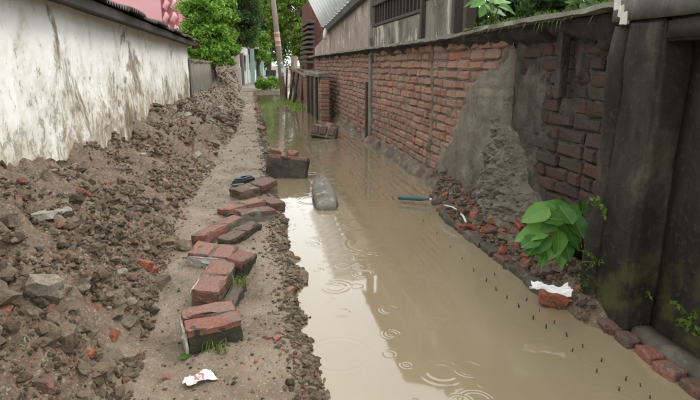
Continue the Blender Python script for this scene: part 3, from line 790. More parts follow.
# ---------------------------------------------------------------- mouldy pillar wall at right
pw = empty('pillar_wall', (1.87, 2.0, 0)); tag(pw, 'black mouldy concrete boundary wall with square pillar and recessed panel', 'wall')
def pwbox(name, a, c, mat, bev=0.012, jit=0.0):
    b = MB(); b.box(a, c); return S(b.build(name, mat, bevel=bev, seg=2, jitter=jit), pw)
def rough_block(name, a, c, mat, step=0.03, amp=0.008, parent=None, bev=0.014):
    bm = bmesh.new(); bmesh.ops.create_cube(bm, size=1)
    dm = [c[i] - a[i] for i in range(3)]
    for q in bm.verts: q.co = Vector(((q.co.x + .5) * dm[0] + a[0], (q.co.y + .5) * dm[1] + a[1], (q.co.z + .5) * dm[2] + a[2]))
    bmesh.ops.bevel(bm, geom=list(bm.edges), offset=bev, segments=2, affect='EDGES')
    for ax in range(3):
        n = int(dm[ax] / step)
        for i in range(1, n):
            co = Vector((0, 0, 0)); co[ax] = a[ax] + dm[ax] * i / n; no = Vector((0, 0, 0)); no[ax] = 1
            bmesh.ops.bisect_plane(bm, geom=list(bm.verts) + list(bm.edges) + list(bm.faces), plane_co=co, plane_no=no)
    P = np.array([q.co[:] for q in bm.verts])
    D = np.stack([fbm(P[:, 0] * 7 + 3 * k, P[:, 1] * 7, P[:, 2] * 7, 80 + k, 4) for k in range(3)], 1) * amp
    for q, dd in zip(bm.verts, D): q.co += Vector(dd)
    me = bpy.data.meshes.new(name); bm.to_mesh(me); bm.free(); me.materials.append(mat)
    me.polygons.foreach_set('use_smooth', [True] * len(me.polygons))
    o = link(name, me); return S(o, parent or pw)
rough_block('pillar', (1.75, 2.10, -0.3), (2.05, 2.34, 1.498), M['dark_concrete'])
b = MB(); pts = [(1.80 + 0.012 * math.sin(k * 1.1), 2.40 + 0.01 * math.cos(k * 1.7), -0.3 + k * 0.148) for k in range(13)]
b.tube(pts, [0.088, 0.086, 0.082, 0.075, 0.07, 0.068, 0.066, 0.066, 0.064, 0.062, 0.062, 0.062, 0.06], 14); S(b.build('rounded_stem', M['dark_concrete'], None, True), pw)
rough_block('recessed_panel', (1.90, 0.6, 0.0), (2.0, 2.10, 1.5), M['dark_concrete'], 0.05)
rough_block('top_beam', (1.755, 0.6, 1.40), (2.05, 2.098, 1.498), M['dark_concrete'], 0.05)
rough_block('coping', (1.735, 0.6, 1.50), (2.1, 2.44, 1.60), M['coping'], 0.05, 0.005, None, 0.005)
rough_block('sill', (1.785, 0.6, -0.3), (1.90, 2.098, 0.055), M['edging'], 0.04)
wp = MB()
for k in range(3):
    p_ = Vector(px(620 + 3 * k, 4 + 7 * k, 1.745)); wp.box((1.735, p_.y - 0.02, p_.z - 0.03), (1.752, p_.y + 0.03, p_.z + 0.03))
S(wp.build('white_paint_daub', M['white'], bevel=0.006, jitter=0.006), pw)
for k in range(9):
    me = rough_brick((0.075, 0.13 - 0.012 * (k % 3), 0.06), M['chunk_brick'] if k in (3, 4) else M['dark_brick'], 300 + k, 0.006)
    S(link('brick', me, None, (1.735 + random.uniform(-0.008, 0.008), 2.30 - k * 0.135, 0.012), (random.uniform(-.08, .08), random.uniform(-.08, .08), random.uniform(-.12, .12))), pw)

# ---------------------------------------------------------------- left house and low wall
house = empty('whitewashed_house', (LX, 7, 0)); tag(house, 'whitewashed plaster house wall, peeling and stained, under a dark tin eave', 'house')
def whitewall():
    y0, y1, z0, z1 = -1.0, 14.1, -0.3, 1.95
    ny, nz = 420, 60
    Yg, Zg = np.meshgrid(np.linspace(y0, y1, ny), np.linspace(z0, z1, nz)); yf, zf = Yg.ravel(), Zg.ravel()
    X = LX + 0.018 * fbm(yf * 1.2, zf * 1.2, 0, 61, 3) + 0.004 * fbm(yf * 9, zf * 9, 0, 62, 3)
    # the wall foot was cut back where the rubble is deep
    v = np.stack([X, yf, zf], 1); i = np.arange(ny * nz).reshape(nz, ny)
    f = np.stack([i[:-1, :-1].ravel(), i[:-1, 1:].ravel(), i[1:, 1:].ravel(), i[1:, :-1].ravel()], 1)
    n = len(v)
    v = np.concatenate([v, [(LX, y1, z0), (LX, y1, z1), (LX - 5, y1, z0), (LX - 5, y1, z1), (LX, y0, z0), (LX, y0, z1), (LX - 5, y0, z0), (LX - 5, y0, z1)]])
    f = np.concatenate([f, [(n, n + 2, n + 3, n + 1), (n + 4, n + 5, n + 7, n + 6), (n + 2, n + 6, n + 7, n + 3)]])
    return tri_mesh('wall', v, f, M['whitewash'], False)
S(link('wall', whitewall()), house)
p_ = MB(); p_.box((LX - 0.05, 14.1, -0.3), (LX + 0.03, 14.35, 1.45)); S(p_.build('corner_post', M['grey_plaster'], bevel=0.012), house)
FX = LX + 0.2
fb0, fb1 = px(60, 1, FX), px(181, 41, FX)
zb = 0.5 * (fb0[2] + fb1[2]); zt = 0.5 * (px(107, 0, FX)[2] + px(160, 24, FX)[2])
b = MB(); b.box((FX - 0.03, -1.0, zb), (FX, 14.35, zb + (zt - zb) * 0.62)); S(b.build('fascia_board', M['fascia'], bevel=0.005), house)
b = MB(); b.box((LX - 4, -1.0, zb + 0.03), (FX - 0.032, 14.3, zb + 0.05)); S(b.build('soffit', M['fascia']), house)
def eave_roof():
    ys = np.arange(-1.2, 14.45, 0.0165); v = []
    for k, y in enumerate(ys):
        w = 0.016 * math.sin(y * 2 * math.pi / 0.1)
        e = FX + 0.05 + 0.012 * math.sin(y * 3.1) + (0.03 if int(y / 0.9) % 2 else 0)
        zz = zt - 0.02 + (0.012 if int(y / 0.9) % 2 else 0)
        v += [(e, y, zz + w), (e, y, zz + w - 0.012), (LX - 3, y, zz + w + 0.75), (LX - 3, y, zz + w + 0.738)]
    f = []
    for k in range(len(ys) - 1):
        a = 4 * k; f += [(a, a + 2, a + 6, a + 4), (a + 1, a + 5, a + 7, a + 3), (a, a + 4, a + 5, a + 1)]
    return mesh_data('roof', v, f, M['roof_dark'])
S(link('roof', eave_roof()), house)
rb = MB(); rb.box((LX - 2.8, -0.9, zb + 0.06), (FX - 0.04, 14.2, zb + 0.10)); S(rb.build('rafter_plate', M['fascia']), house)
e_ = MB(); e_.hexa([(FX - 0.1, 14.2, zb - 0.06), (FX + 0.09, 14.2, zb - 0.02), (FX + 0.09, 14.5, zb - 0.02), (FX - 0.1, 14.5, zb - 0.06), (FX - 0.1, 14.2, zb + 0.02), (FX + 0.09, 14.2, zb + 0.05), (FX + 0.09, 14.5, zb + 0.05), (FX - 0.1, 14.5, zb + 0.02)])
S(e_.build('red_eave_end', M['rust'], bevel=0.01), house)

lw = empty('low_wall', (LX, 18, 0)); tag(lw, 'low grey plastered yard wall continuing past the whitewashed house', 'wall')
rough_block('wall', (LX - 0.2, 14.4, -0.3), (LX, 23.6, 1.36), M['grey_plaster'], 0.4, 0.01, lw)
for k in range(26):
    me = chipped_box('coping_stone', (0.24, 0.34, 0.07), M['stone'], 400 + k % 5, 1, 0.012, 0.01)
    S(link('coping_stone', me, None, (LX - 0.1, 14.6 + k * 0.35, 1.39 + random.uniform(-0.01, 0.02)), (0, random.uniform(-.1, .1), random.uniform(-.3, .3))), lw)
gp = MB(); q = pz(240, 93, 0.05); gp.box((q[0] - 0.15, q[1], -0.1), (q[0] + 0.10, q[1] + 0.22, px(240, 67, q[0])[2]))
tag(gp.build('gate_post', M['white'], bevel=0.015, seg=2), 'pale square gate post at the far end of the rubble pile', 'post')

# ---------------------------------------------------------------- masonry blocks on the path
CHUNK = {}
def cbrick(L, Wd, Hh, mat, k, cuts=0):
    key = (round(L, 2), round(Wd, 2), round(Hh, 2), mat, k, cuts)
    if key not in CHUNK: CHUNK[key] = rough_brick((L, Wd, Hh), M[mat], k * 7 + cuts + int(L * 1000))
    return CHUNK[key]
def masonry(pxy, L, Wd, Hh, yaw, label, nx=2, ny=1, tilt=(0, 0), plaster=None, mat='chunk_brick', core='mortar', z=None, sink=0.03, courses=1, name='masonry_block', seed=0, frac=0.62):
    """L along local x, Wd along local y; nx x ny bricks show on the top course"""
    p = pz(pxy[0], pxy[1], 0.10 if z is None else z)
    base = hz(p[0], p[1]) if z is None else z
    root = empty(name, (p[0], p[1], base - sink), (R(tilt[0]), R(tilt[1]), R(yaw)))
    tag(root, label, 'masonry block', 'fallen wall blocks')
    r = random.Random(seed + 17)
    cr = rough_core((L, Wd, Hh), core, seed); cr.parent = root; cr.location = (0, 0, Hh * 0.46)
    ch = Hh * frac / courses
    for c_ in range(courses):
        zc = Hh - ch * (c_ + 0.5)
        a = L / nx; bw = Wd / ny
        for i in range(nx):
            for j in range(ny):
                if courses > 1 and r.random() < 0.06: continue
                me = cbrick(a - 0.009, bw - 0.007, ch - 0.004, mat, (i + j * 2 + seed) % 4, 1 if r.random() < 0.25 else 0)
                o = link('brick', me, root, (-L / 2 + a * (i + 0.5) + r.uniform(-.006, .006), -Wd / 2 + bw * (j + 0.5) + r.uniform(-.005, .005), zc + r.uniform(-.004, .006)), (r.uniform(-.04, .04), r.uniform(-.04, .04), r.uniform(-.03, .03)))
    if plaster:
        sx, sy = plaster
        if sx: dims, lc = (0.016, Wd * 0.9, Hh * 0.8), (sx * (L / 2 + 0.003), 0, Hh * 0.44)
        else: dims, lc = (L * 0.9, 0.016, Hh * 0.8), (0, sy * (Wd / 2 + 0.003), Hh * 0.44)
        o = link('plaster_skin', rough_brick(dims, M['chunk_plaster'], 70 + seed, 0.004, 'plaster_skin', 6), root, lc)
    return root
def rough_core(d, mat, seed):
    bm = bmesh.new(); bmesh.ops.create_cube(bm, size=1)
    bmesh.ops.subdivide_edges(bm, edges=list(bm.edges), cuts=5, use_grid_fill=True)
    P = np.array([q.co[:] for q in bm.verts]); dd = np.array(d) * np.array([0.95, 0.93, 0.92])
    P = P * dd
    N = np.stack([fbm(P[:, 0] * 14 + 5 * k + seed, P[:, 1] * 14, P[:, 2] * 14, 90 + k, 3) for k in range(3)], 1) * 0.008
    for q, co in zip(bm.verts, P + N): q.co = Vector(co)
    me = bpy.data.meshes.new('mortar_core'); bm.to_mesh(me); bm.free(); me.materials.append(M[mat])
    return link('mortar_core', me)

masonry((213, 330), 0.25, 0.22, 0.165, 12, 'thick two-brick block at the end of the block row, dark broken face', 1, 2, (3, -2), (-1, 0), seed=1, core='mossy_mortar', frac=0.26)
masonry((214, 284), 0.15, 0.42, 0.14, -12, 'long narrow brick block with white plaster flank behind the thick two-brick block', 1, 2, (3, 5), (-1, 0), seed=2)
masonry((233, 294), 0.075, 0.44, 0.075, -10, 'low mossy green mortar strip beside the long narrow brick block', 1, 1, (0, 0), None, 'dark_brick', 'mossy_mortar', seed=3, frac=0.3)
masonry((213, 257), 0.28, 0.20, 0.13, -14, 'flat cracked brick block with white plaster front edge', 2, 1, (5, 4), (0, -1), seed=4)
masonry((239, 266), 0.13, 0.22, 0.13, -22, 'wedge shaped red brick block with dark broken side', 1, 1, (-5, 10), None, seed=5, core='mossy_mortar', frac=0.5)
masonry((222, 228), 0.14, 0.60, 0.11, -30, 'long slanting red brick block with pale plaster edge', 1, 2, (0, -6), (-1, 0), seed=6)
masonry((240, 233), 0.11, 0.46, 0.10, -30, 'dark mossy block pressed against the long slanting red block', 1, 2, (0, 3), None, 'dark_brick', 'mossy_mortar', seed=7, frac=0.4)
masonry((255, 216), 0.32, 0.15, 0.12, 26, 'dark grey wet block beside the pink topped slab', 2, 1, (0, 4), None, 'dark_brick', 'slab', seed=8, frac=0.35)
masonry((243, 207), 0.40, 0.17, 0.10, 32, 'pink topped brick slab leaning on the dark grey wet block', 2, 1, (-6, -4), None, seed=9)
masonry((254, 190), 0.46, 0.20, 0.15, 40, 'big grey brown block with red brick end near the rubber shoe', 2, 1, (4, -5), (0, 1), 'dark_brick', seed=10, frac=0.5)
masonry((271, 202), 0.16, 0.22, 0.10, 30, 'small grey block tucked behind the dark grey wet block', 1, 1, (6, 5), None, 'dark_brick', seed=11, frac=0.4)
masonry((286, 177), 0.50, 0.22, 0.31, -16, 'dark upright wall block standing in the water with red brick top', 2, 2, (-14, 5), None, 'chunk_brick', 'shade_grime_cement', 0.0, 0.06, 1, seed=12, frac=0.16)
for k, (a_, c_) in enumerate([((276, 148), 0.13), ((293, 150), 0.12)]):
    p = py(a_[0], a_[1] + 4, pz(285, 176)[1] + 0.12)
    tag(link('brick_fragment', chipped_box('brick_fragment', (c_, 0.10, 0.075), M['chunk_brick'], 510 + k, 2), None, (p[0], p[1], p[2]), (0.1, 0.2, 0.5 * k)), 'red brick lump sitting on top of the dark upright block in the water', 'brick', 'lumps on the upright block')

# boat shaped slab in the water
def boat_slab():
    n = 28; out = []
    for k in range(n):
        t = 2 * math.pi * k / n
        x = 0.115 * math.copysign(abs(math.cos(t)) ** 0.62, math.cos(t)); y = 0.56 * math.copysign(abs(math.sin(t)) ** 0.8, math.sin(t))
        if y > 0: x *= 1 - 0.35 * (y / 0.56) ** 2
        if y < -0.48: y = -0.48
        out.append((x, y))
    v = []; rings = [(1.0, 0.0), (1.0, 0.085), (0.93, 0.115), (0.6, 0.125), (0.25, 0.122)]
    for s_, z_ in rings: v += [(a * s_, b_ * (s_ * 0.4 + 0.6 if s_ < 1 else 1), z_ + 0.006 * math.sin(a * 60 + b_ * 25)) for a, b_ in out]
    f = [((j * n + k), j * n + (k + 1) % n, (j + 1) * n + (k + 1) % n, (j + 1) * n + k) for j in range(len(rings) - 1) for k in range(n)]
    f += [tuple(range(n))[::-1], tuple((len(rings) - 1) * n + k for k in range(n))]
    return mesh_data('slab', v, f, M['slab'], True)
p = pz(324, 195, 0.03)
bs = empty('stone_slab', (p[0], p[1], -0.03), (R(5), R(-3), R(-4))); tag(bs, 'grey boat shaped stone slab lying in the muddy water', 'stone slab')
link('slab_body', boat_slab(), bs)
link('brick_edge', chipped_box('brick_edge', (0.03, 0.6, 0.06), M['dark_brick'], 71, 1), bs, (0.103, -0.05, 0.045))
# block with hollow brick ends further up
p = pz(323, 138, 0.0)
hb = empty('hollow_block', (p[0], p[1], -0.02), (R(-24), R(8), R(-22))); tag(hb, 'small block with brick ends showing, half sunk before the plank fence', 'masonry block', 'fallen wall blocks')
cr = rough_core((0.48, 0.22, 0.24), 'slab', 31); cr.parent = hb; cr.location = (0, 0, 0.12)
for i in range(3):
    link('brick', chipped_box('brick', (0.12, 0.05, 0.15), M['dark_brick'], 88 + i, 0, 0.01), hb, (-0.155 + 0.155 * i, -0.105, 0.13))
link('brick', chipped_box('brick', (0.25, 0.12, 0.09), M['chunk_brick'], 91, 1), hb, (0.1, 0.05, 0.28), (0.1, 0.1, 0.4))

# ---------------------------------------------------------------- broken pieces lying on the mound, path and rubble strip
FR = {k: [chipped_box('fragment', (1.0, 0.62 + 0.1 * (i % 3), 0.45 + 0.08 * (i % 2)), M[k], 600 + i * 3 + len(k), 2 + i % 3, 0.035, 0.02) for i in range(7)] for k in ('fresh_brick', 'chunk_brick', 'dark_brick', 'stone', 'pale_stone', 'mortar_bit')}
def lump_mesh(mat, seed):
    v, f = ICO2; r_ = np.random.default_rng(seed)
    d = 1 + 0.42 * fbm(v[:, 0] * 1.3 + seed * 3.3, v[:, 1] * 1.6, v[:, 2] * 1.6, seed, 3) + r_.uniform(-0.06, 0.06, len(v))
    w = v * d[:, None] * np.array([0.5, 0.36 + 0.08 * (seed % 3), 0.28 + 0.05 * (seed % 2)])
    w[:, 2] = np.clip(w[:, 2], -0.2, 0.21 + 0.05 * (seed % 3))
    return tri_mesh('fragment', w, f, M[mat], False)
for k_ in ('stone', 'mortar_bit'): FR[k_] = [lump_mesh(k_, 20 + i) for i in range(6)] + FR[k_][:2]
def piece(name, mat, x, y, size, label, cat, group=None, lift=0.10, tilt=0.45, thin=1.0):
    r = random.random
    o = link(name, random.choice(FR[mat]), None, (x, y, hz(x, y) + size * lift), ((r() - .5) * 2 * tilt, (r() - .5) * 2 * tilt, r() * 6.28), (size, size, size * thin * (0.75 + 0.4 * r())))
    return tag(o, label, cat, group)
def piece_px(name, mat, a, c, wpx, label, cat, group=None, zg=0.25, **k):
    p = pz(a, c, zg)
    for _ in range(6): p = pz(a, c, hz(p[0], p[1]))
    dist = float(np.dot(p - CO, CF))
    if group and 'mound' in group:
        t_ = float(mound_t(np.array([p[0]]), np.array([p[1]]))[0])
        w_ = ('high up against the whitewashed wall' if t_ > 0.6 else 'on the middle of the slope' if t_ > 0.28 else 'near its foot by the path')
        label = label + ', ' + w_; group = group + ', ' + w_
    return piece(name, mat, p[0], p[1], wpx * dist / FPX, label, cat, group, **k)
g1 = 'brick pieces in the mud mound'
l1 = 'small broken red brick piece in the mud mound'
for a, c, w in [(6, 323, 16), (37, 329, 13), (88, 351, 12), (90, 311, 15), (20, 218, 10), (110, 205, 10), (140, 218, 9), (60, 300, 9), (75, 283, 8), (30, 288, 9), (128, 240, 8), (165, 205, 8), (98, 232, 9), (12, 372, 14), (66, 352, 10), (112, 333, 11),
                (150, 190, 8), (125, 175, 8), (60, 215, 9), (35, 195, 9), (85, 190, 8), (200, 170, 7), (185, 150, 7), (210, 140, 6), (170, 165, 7), (222, 122, 6), (205, 118, 6), (45, 255, 9), (118, 262, 8), (75, 322, 9), (50, 345, 8), (100, 365, 10)]:
    piece_px('brick_fragment', 'fresh_brick' if w > 10 and random.random() < .6 else 'chunk_brick', a, c, w * 1.1, l1, 'brick piece', g1)
piece_px('brick_fragment', 'fresh_brick', 142, 258, 19, 'bright red brick lump at the mound foot, upper of a touching pair', 'brick piece')
piece_px('brick_fragment', 'fresh_brick', 149, 267, 15, 'bright red brick lump at the mound foot, lower of a touching pair', 'brick piece')
piece_px('brick_fragment', 'dark_brick', 42, 379, 30, 'largest brown red brick lump low on the mud mound', 'brick piece', lift=0.2)
piece_px('plaster_flake', 'pale_stone', 55, 240, 38, 'flat blue grey plaster slab lying on the mud mound', 'plaster piece', tilt=0.12, thin=0.4)
g2 = 'grey stones in the mud mound'; l2 = 'brown stone lump in the mud mound'
for a, c, w in [(102, 272, 13), (124, 312, 24), (68, 310, 20), (8, 258, 24), (25, 280, 18), (112, 300, 20), (80, 365, 14), (110, 385, 14), (60, 283, 18), (98, 205, 14), (75, 250, 16), (132, 290, 16), (22, 240, 16), (90, 335, 15), (185, 248, 20), (60, 190, 12), (105, 175, 11), (140, 185, 11),
                (28, 315, 18), (15, 340, 16), (50, 365, 13), (120, 222, 13), (155, 225, 14), (175, 215, 12), (165, 180, 10), (195, 185, 9), (40, 225, 14), (5, 205, 16), (150, 150, 9), (195, 135, 8), (215, 155, 8)]:
    piece_px('stone', random.choice(['stone', 'stone', 'mortar_bit']), a, c, w * 1.05, l2, 'stone', g2)
g3 = 'pale plaster bits in the mud mound'; l3 = 'small pale plaster bit on the brown mud mound'
for a, c, w in [(61, 172, 9), (88, 170, 8), (144, 158, 9), (188, 136, 9), (196, 160, 12), (206, 165, 10), (175, 128, 8), (220, 108, 7), (140, 210, 6), (30, 260, 7), (100, 250, 7), (125, 200, 6), (70, 225, 7), (210, 125, 7)]:
    piece_px('plaster_bit', 'pale_stone', a, c, w, l3, 'plaster piece', g3)
g4 = 'pieces along the path edge'
for a, c, w, m_ in [(305, 362, 7, 'chunk_brick'), (282, 350, 7, 'chunk_brick'), (300, 388, 8, 'fresh_brick'), (268, 338, 9, 'chunk_brick'), (256, 362, 5, 'fresh_brick'), (276, 340, 10, 'chunk_brick'), (167, 378, 9, 'chunk_brick'), (280, 190, 9, 'chunk_brick'), (276, 215, 9, 'chunk_brick'), (290, 290, 9, 'chunk_brick'), (262, 130, 8, 'chunk_brick'), (257, 110, 7, 'chunk_brick')]:
    piece_px('brick_crumb', m_, a, c, w, 'small red brick crumb on the bare mud path by the water', 'brick piece', g4, zg=0.05)
piece_px('stone', 'stone', 158, 285, 24, 'flat mud coated stone at the mound foot opposite the block row', 'stone', tilt=0.1)

gr, lr = 'red shards in the rubble strip', 'orange red brick shard in the rubble strip'
gg, lg = 'grey chunks in the rubble strip', 'grey mortar chunk in the rubble strip'
gd, ld = 'brown brick bits in the rubble strip', 'dull brown brick bit in the rubble strip'
cnt = 0
while cnt < 165:
    y = random.uniform(2.42, 5.5); x = random.uniform(1.60, 1.98)
    if bank(np.array([x]), np.array([y]))[0] < 0.4: continue
    wh = ' beside the leafy plant' if y < 3.0 else ' below the cement heap' if y < 4.3 else ' near the teal bottle'
    core = math.exp(-((y - 3.6) / 0.65) ** 2)
    q = random.random(); s_ = random.uniform(0.045, 0.105) * (0.85 if y > 4.2 else 1)
    if q < 0.22 + 0.33 * core: piece('brick_shard', 'fresh_brick', x, y, s_, lr + wh, 'brick piece', gr + wh, 0.22)
    elif q < 0.72: piece('mortar_chunk', random.choice(['mortar_bit', 'stone']), x, y, s_ * 1.15, lg + wh, 'mortar piece', gg + wh, 0.2)
    else: piece('brick_bit', 'dark_brick', x, y, s_ * 1.1, ld + wh, 'brick piece', gd + wh, 0.2)
    cnt += 1
p = pz(553, 297, 0.05)
tag(link('brick_fragment', rough_brick((0.15, 0.10, 0.08), M['fresh_brick'], 77, 0.01, 'brick_fragment'), None, (p[0], p[1], 0.045), (0.1, 0.15, -0.5)), 'bright red brick under the white plastic scrap at the pillar foot', 'brick piece')
# broken concrete edging of the rubble strip
for k in range(13):
    y = 2.5 + k * 0.215; x = 1.60 + 0.30 * float(sstep(4.1, 5.6, y)) + random.uniform(-0.015, 0.015)
    tag(link('edging_stone', rough_brick((0.11, 0.17 + 0.04 * (k % 3), 0.075), M['edging'] if k % 3 else M['dark_brick'], 800 + k, 0.016, 'edging_stone', 4), None, (x + 0.045, y, 0.008), (random.uniform(-.1, .1), random.uniform(-.15, .1), random.uniform(-.15, .15))),
        ('grey' if k % 3 else 'brown brick') + ' edging stone at the water line' + (' beside the leafy plant' if y < 3.0 else ' below the cement heap' if y < 4.3 else ' near the teal bottle'), 'stone', 'edging stones of the rubble strip')

# ---------------------------------------------------------------- plant, weeds, litter
def leaf_mesh(L=1.0, Wd=0.62, droop=0.25, fold=0.12):
    nu, nv = 9, 6; v = []
    for i in range(nu + 1):
        t = i / nu; w = Wd * 0.5 * (math.sin(math.pi * t ** 0.72) ** 0.85 if 0 < t < 1 else 0.0) + 0.002
        for j in range(nv + 1):
            s_ = j / nv * 2 - 1
            v.append((t * L, s_ * w, -droop * t * t + fold * abs(s_) * w * 2 + 0.02 * math.sin(t * 14) * abs(s_)))
    f = [(i * (nv + 1) + j, (i + 1) * (nv + 1) + j, (i + 1) * (nv + 1) + j + 1, i * (nv + 1) + j + 1) for i in range(nu) for j in range(nv)]
    return mesh_data('leaf', v, f, M['big_leaf'], True)
LEAVES = [leaf_mesh(1, 0.66, 0.20, 0.10), leaf_mesh(1, 0.58, 0.35, 0.16), leaf_mesh(1, 0.72, 0.12, 0.08)]
pb = Vector((1.90, 2.66, hz(1.9, 2.66)))
plant = empty('leafy_plant', pb); tag(plant, 'broad leaved green plant growing from the rubble beside the mouldy pillar', 'plant')
sp = [(536, 214, 37, 205), (533, 232, 38, 200), (556, 208, 36, 150), (538, 244, 34, 225), (560, 240, 36, 262), (572, 210, 24, 160), (566, 226, 26, 300), (548, 228, 22, 190), (578, 226, 28, 290), (554, 250, 26, 240), (584, 205, 22, 60), (578, 216, 24, 20), (568, 250, 26, 275), (546, 205, 26, 130), (530, 242, 26, 215), (545, 256, 26, 250), (562, 258, 24, 265), (566, 214, 26, 110), (552, 218, 28, 175), (575, 240, 26, 300)]
stem = MB()
for k, (a, c, wpx, ang) in enumerate(sp):
    depth_y = 2.60 - 0.012 * (k % 5) + (0.12 if k in (2, 5, 10, 11, 13) else 0)
    cpt = Vector(py(a, c, depth_y)); L = wpx * 2.95 / FPX * random.uniform(0.84, 1.0)
    t = R(ang); sd_ = Vector(CR) * math.cos(t) + Vector(CU) * math.sin(t)
    nrm = (Vector(-CF) * 0.75 + Vector((0, 0, 0.75)) + Vector((random.uniform(-.35, .35), 0, random.uniform(-.2, .2)))).normalized()
    xa = (sd_ - nrm * sd_.dot(nrm) * 0.75).normalized(); ya_ = nrm.cross(xa).normalized(); za = xa.cross(ya_)
    o = link('leaf', LEAVES[k % 3], None)
    base = cpt - xa * L * 0.5
    mt = Matrix(((xa.x, ya_.x, za.x, base.x), (xa.y, ya_.y, za.y, base.y), (xa.z, ya_.z, za.z, base.z), (0, 0, 0, 1))) @ Matrix.Scale(L, 4)
    o.matrix_world = Matrix.Translation(-pb) @ mt; o.parent = plant
    mid = (pb + base) * 0.5 + Vector((0.0, 0.02, 0.04)); stem.tube([pb - pb, mid - pb, base - pb], [0.006, 0.005, 0.0035], 6)
o = link('stem', mesh_data('stem', stem.v, stem.f, M['grass'], True), plant)

def blades(mb, n, rad, h, lean=0.6, w=0.004):
    for _ in range(n):
        a = random.uniform(0, 6.28); r_ = rad * math.sqrt(random.random()); b0 = Vector((r_ * math.cos(a), r_ * math.sin(a), 0))
        d = Vector((random.uniform(-1, 1), random.uniform(-1, 1), 0)) * lean; hh = h * random.uniform(0.5, 1.1)
        s_ = Vector((random.uniform(-1, 1), random.uniform(-1, 1), 0)).normalized() * w
        p1 = b0 + d * hh * 0.35 + Vector((0, 0, hh * 0.65)); p2 = b0 + d * hh + Vector((0, 0, hh * 0.85))
        mb.add([b0 - s_, b0 + s_, p1 + s_ * 0.7, p1 - s_ * 0.7, p2], [(0, 1, 2, 3), (3, 2, 4)])
def tuft(p, n, rad, h, label, lean=0.6, w=0.004, name='grass_tuft', mat='grass', cat='grass', group=None):
    mb = MB(); blades(mb, n, rad, h, lean, w); o = mb.build(name, M[mat]); o.location = p
    return tag(o, label, cat, group)
def gp_(a, c, z=0.06): q = pz(a, c, z); return Vector((q[0], q[1], hz(q[0], q[1])))
tuft(gp_(216, 352), 26, 0.06, 0.06, 'thin grass tuft in front of the thick two-brick block', 1.0)
tuft(gp_(238, 285, 0.1) + Vector((0, 0, 0.05)), 22, 0.05, 0.07, 'thin grass tuft growing on the low mossy mortar strip', 0.9)
def weed(p, label, n=12, s=0.03, droop=0.7, spread=0.09, into=(-1, -0.3, 0)):
    root = empty('wall_weed', p); tag(root, label, 'weed'); st = MB(); lf = MB()
    for _ in range(n):
        d = (Vector(into) * random.uniform(0.2, 1) + Vector((0, random.uniform(-1, 1), random.uniform(-0.5, 1)))) * spread
        st.tube([(0, 0, 0), d * 0.6 + Vector((0, 0, 0.02)), d], [0.0018, 0.0015, 0.001], 4)
        for q in range(3):
            c_ = d * (0.5 + 0.25 * q); a_ = Vector((random.uniform(-1, 1), random.uniform(-1, 1), random.uniform(-1, 1))).normalized() * s * 0.5; b_ = a_.cross(Vector((random.uniform(-1, 1), random.uniform(-1, 1), random.uniform(-1, 1)))).normalized() * s * 0.25
            lf.add([c_ - a_, c_ + b_, c_ + a_, c_ - b_], [(0, 1, 2, 3)])
    st.build('stem', M['grass'], root); lf.build('leaves', M['grass'], root); return root
weed(Vector(px(643, 290, 1.895)), 'small ferny weed growing from the recessed mouldy panel beside the pillar', 14)
weed(Vector(px(693, 322, 1.885)), 'bushy small weed low on the recessed mouldy panel', 16, 0.035)
weed(Vector(px(640, 318, 1.89)), 'drooping weed in the corner below the ferny weed', 9, 0.025, spread=0.06)
weed(Vector(px(603, 210, 1.74)), 'little weed sprouting from the pillar joint beside the leafy plant', 10, 0.03, spread=0.07)
weed(Vector(px(598, 262, 1.74)), 'wiry weed low in the joint of the mouldy pillar', 9, 0.02, spread=0.10)
weed(Vector(px(590, 285, 1.72)), 'straggly yellowish weed at the foot of the rounded stem', 9, 0.015, spread=0.11)

# shoe, scraps, plastic
def shoe():
    p = gp_(244, 184, 0.06); root = empty('rubber_shoe', p + Vector((0, 0, 0.004)), (0, 0, R(-62))); tag(root, 'black rubber slip-on shoe with teal rim lying on the mud path', 'shoe')
    n = 20; outl = []
    for k in range(n):
        t = 2 * math.pi * k / n; y = 0.135 * math.sin(t); w = 0.045 * (1 + 0.22 * math.sin(t)); outl.append((w * math.cos(t), y))
    v = []; rings = [(1, 0), (1.04, 0.018), (0.96, 0.045), (0.72, 0.066)]
    for s_, z_ in rings: v += [(a * s_, b * s_, z_ * (1.0 + 0.15 * (b > 0))) for a, b in outl]
    v += [(a * 0.6, b * 0.6 , 0.02) for a, b in outl]
    f = [(j * n + k, j * n + (k + 1) % n, (j + 1) * n + (k + 1) % n, (j + 1) * n + k) for j in range(4) for k in range(n)] + [tuple(range(n))[::-1], tuple(4 * n + k for k in range(n))]
    link('upper', mesh_data('upper', v, f, M['rubber'], True), root)
    b = MB(); rim = [(a * 0.73, b_ * 0.73, 0.068 * (1.0 + 0.15 * (b_ > 0))) for a, b_ in outl]; b.tube(rim + [rim[0]], 0.006, 6, False); b.build('rim', M['teal'], root, True)
    b = MB(); b.hexa([(-0.05, -0.02, 0.0), (0.05, -0.02, 0.0), (0.046, -0.14, 0), (-0.046, -0.14, 0), (-0.05, -0.02, 0.02), (0.05, -0.02, 0.02), (0.046, -0.14, 0.02), (-0.046, -0.14, 0.02)]); b.build('sole', M['teal'], root, bevel=0.005)
shoe()
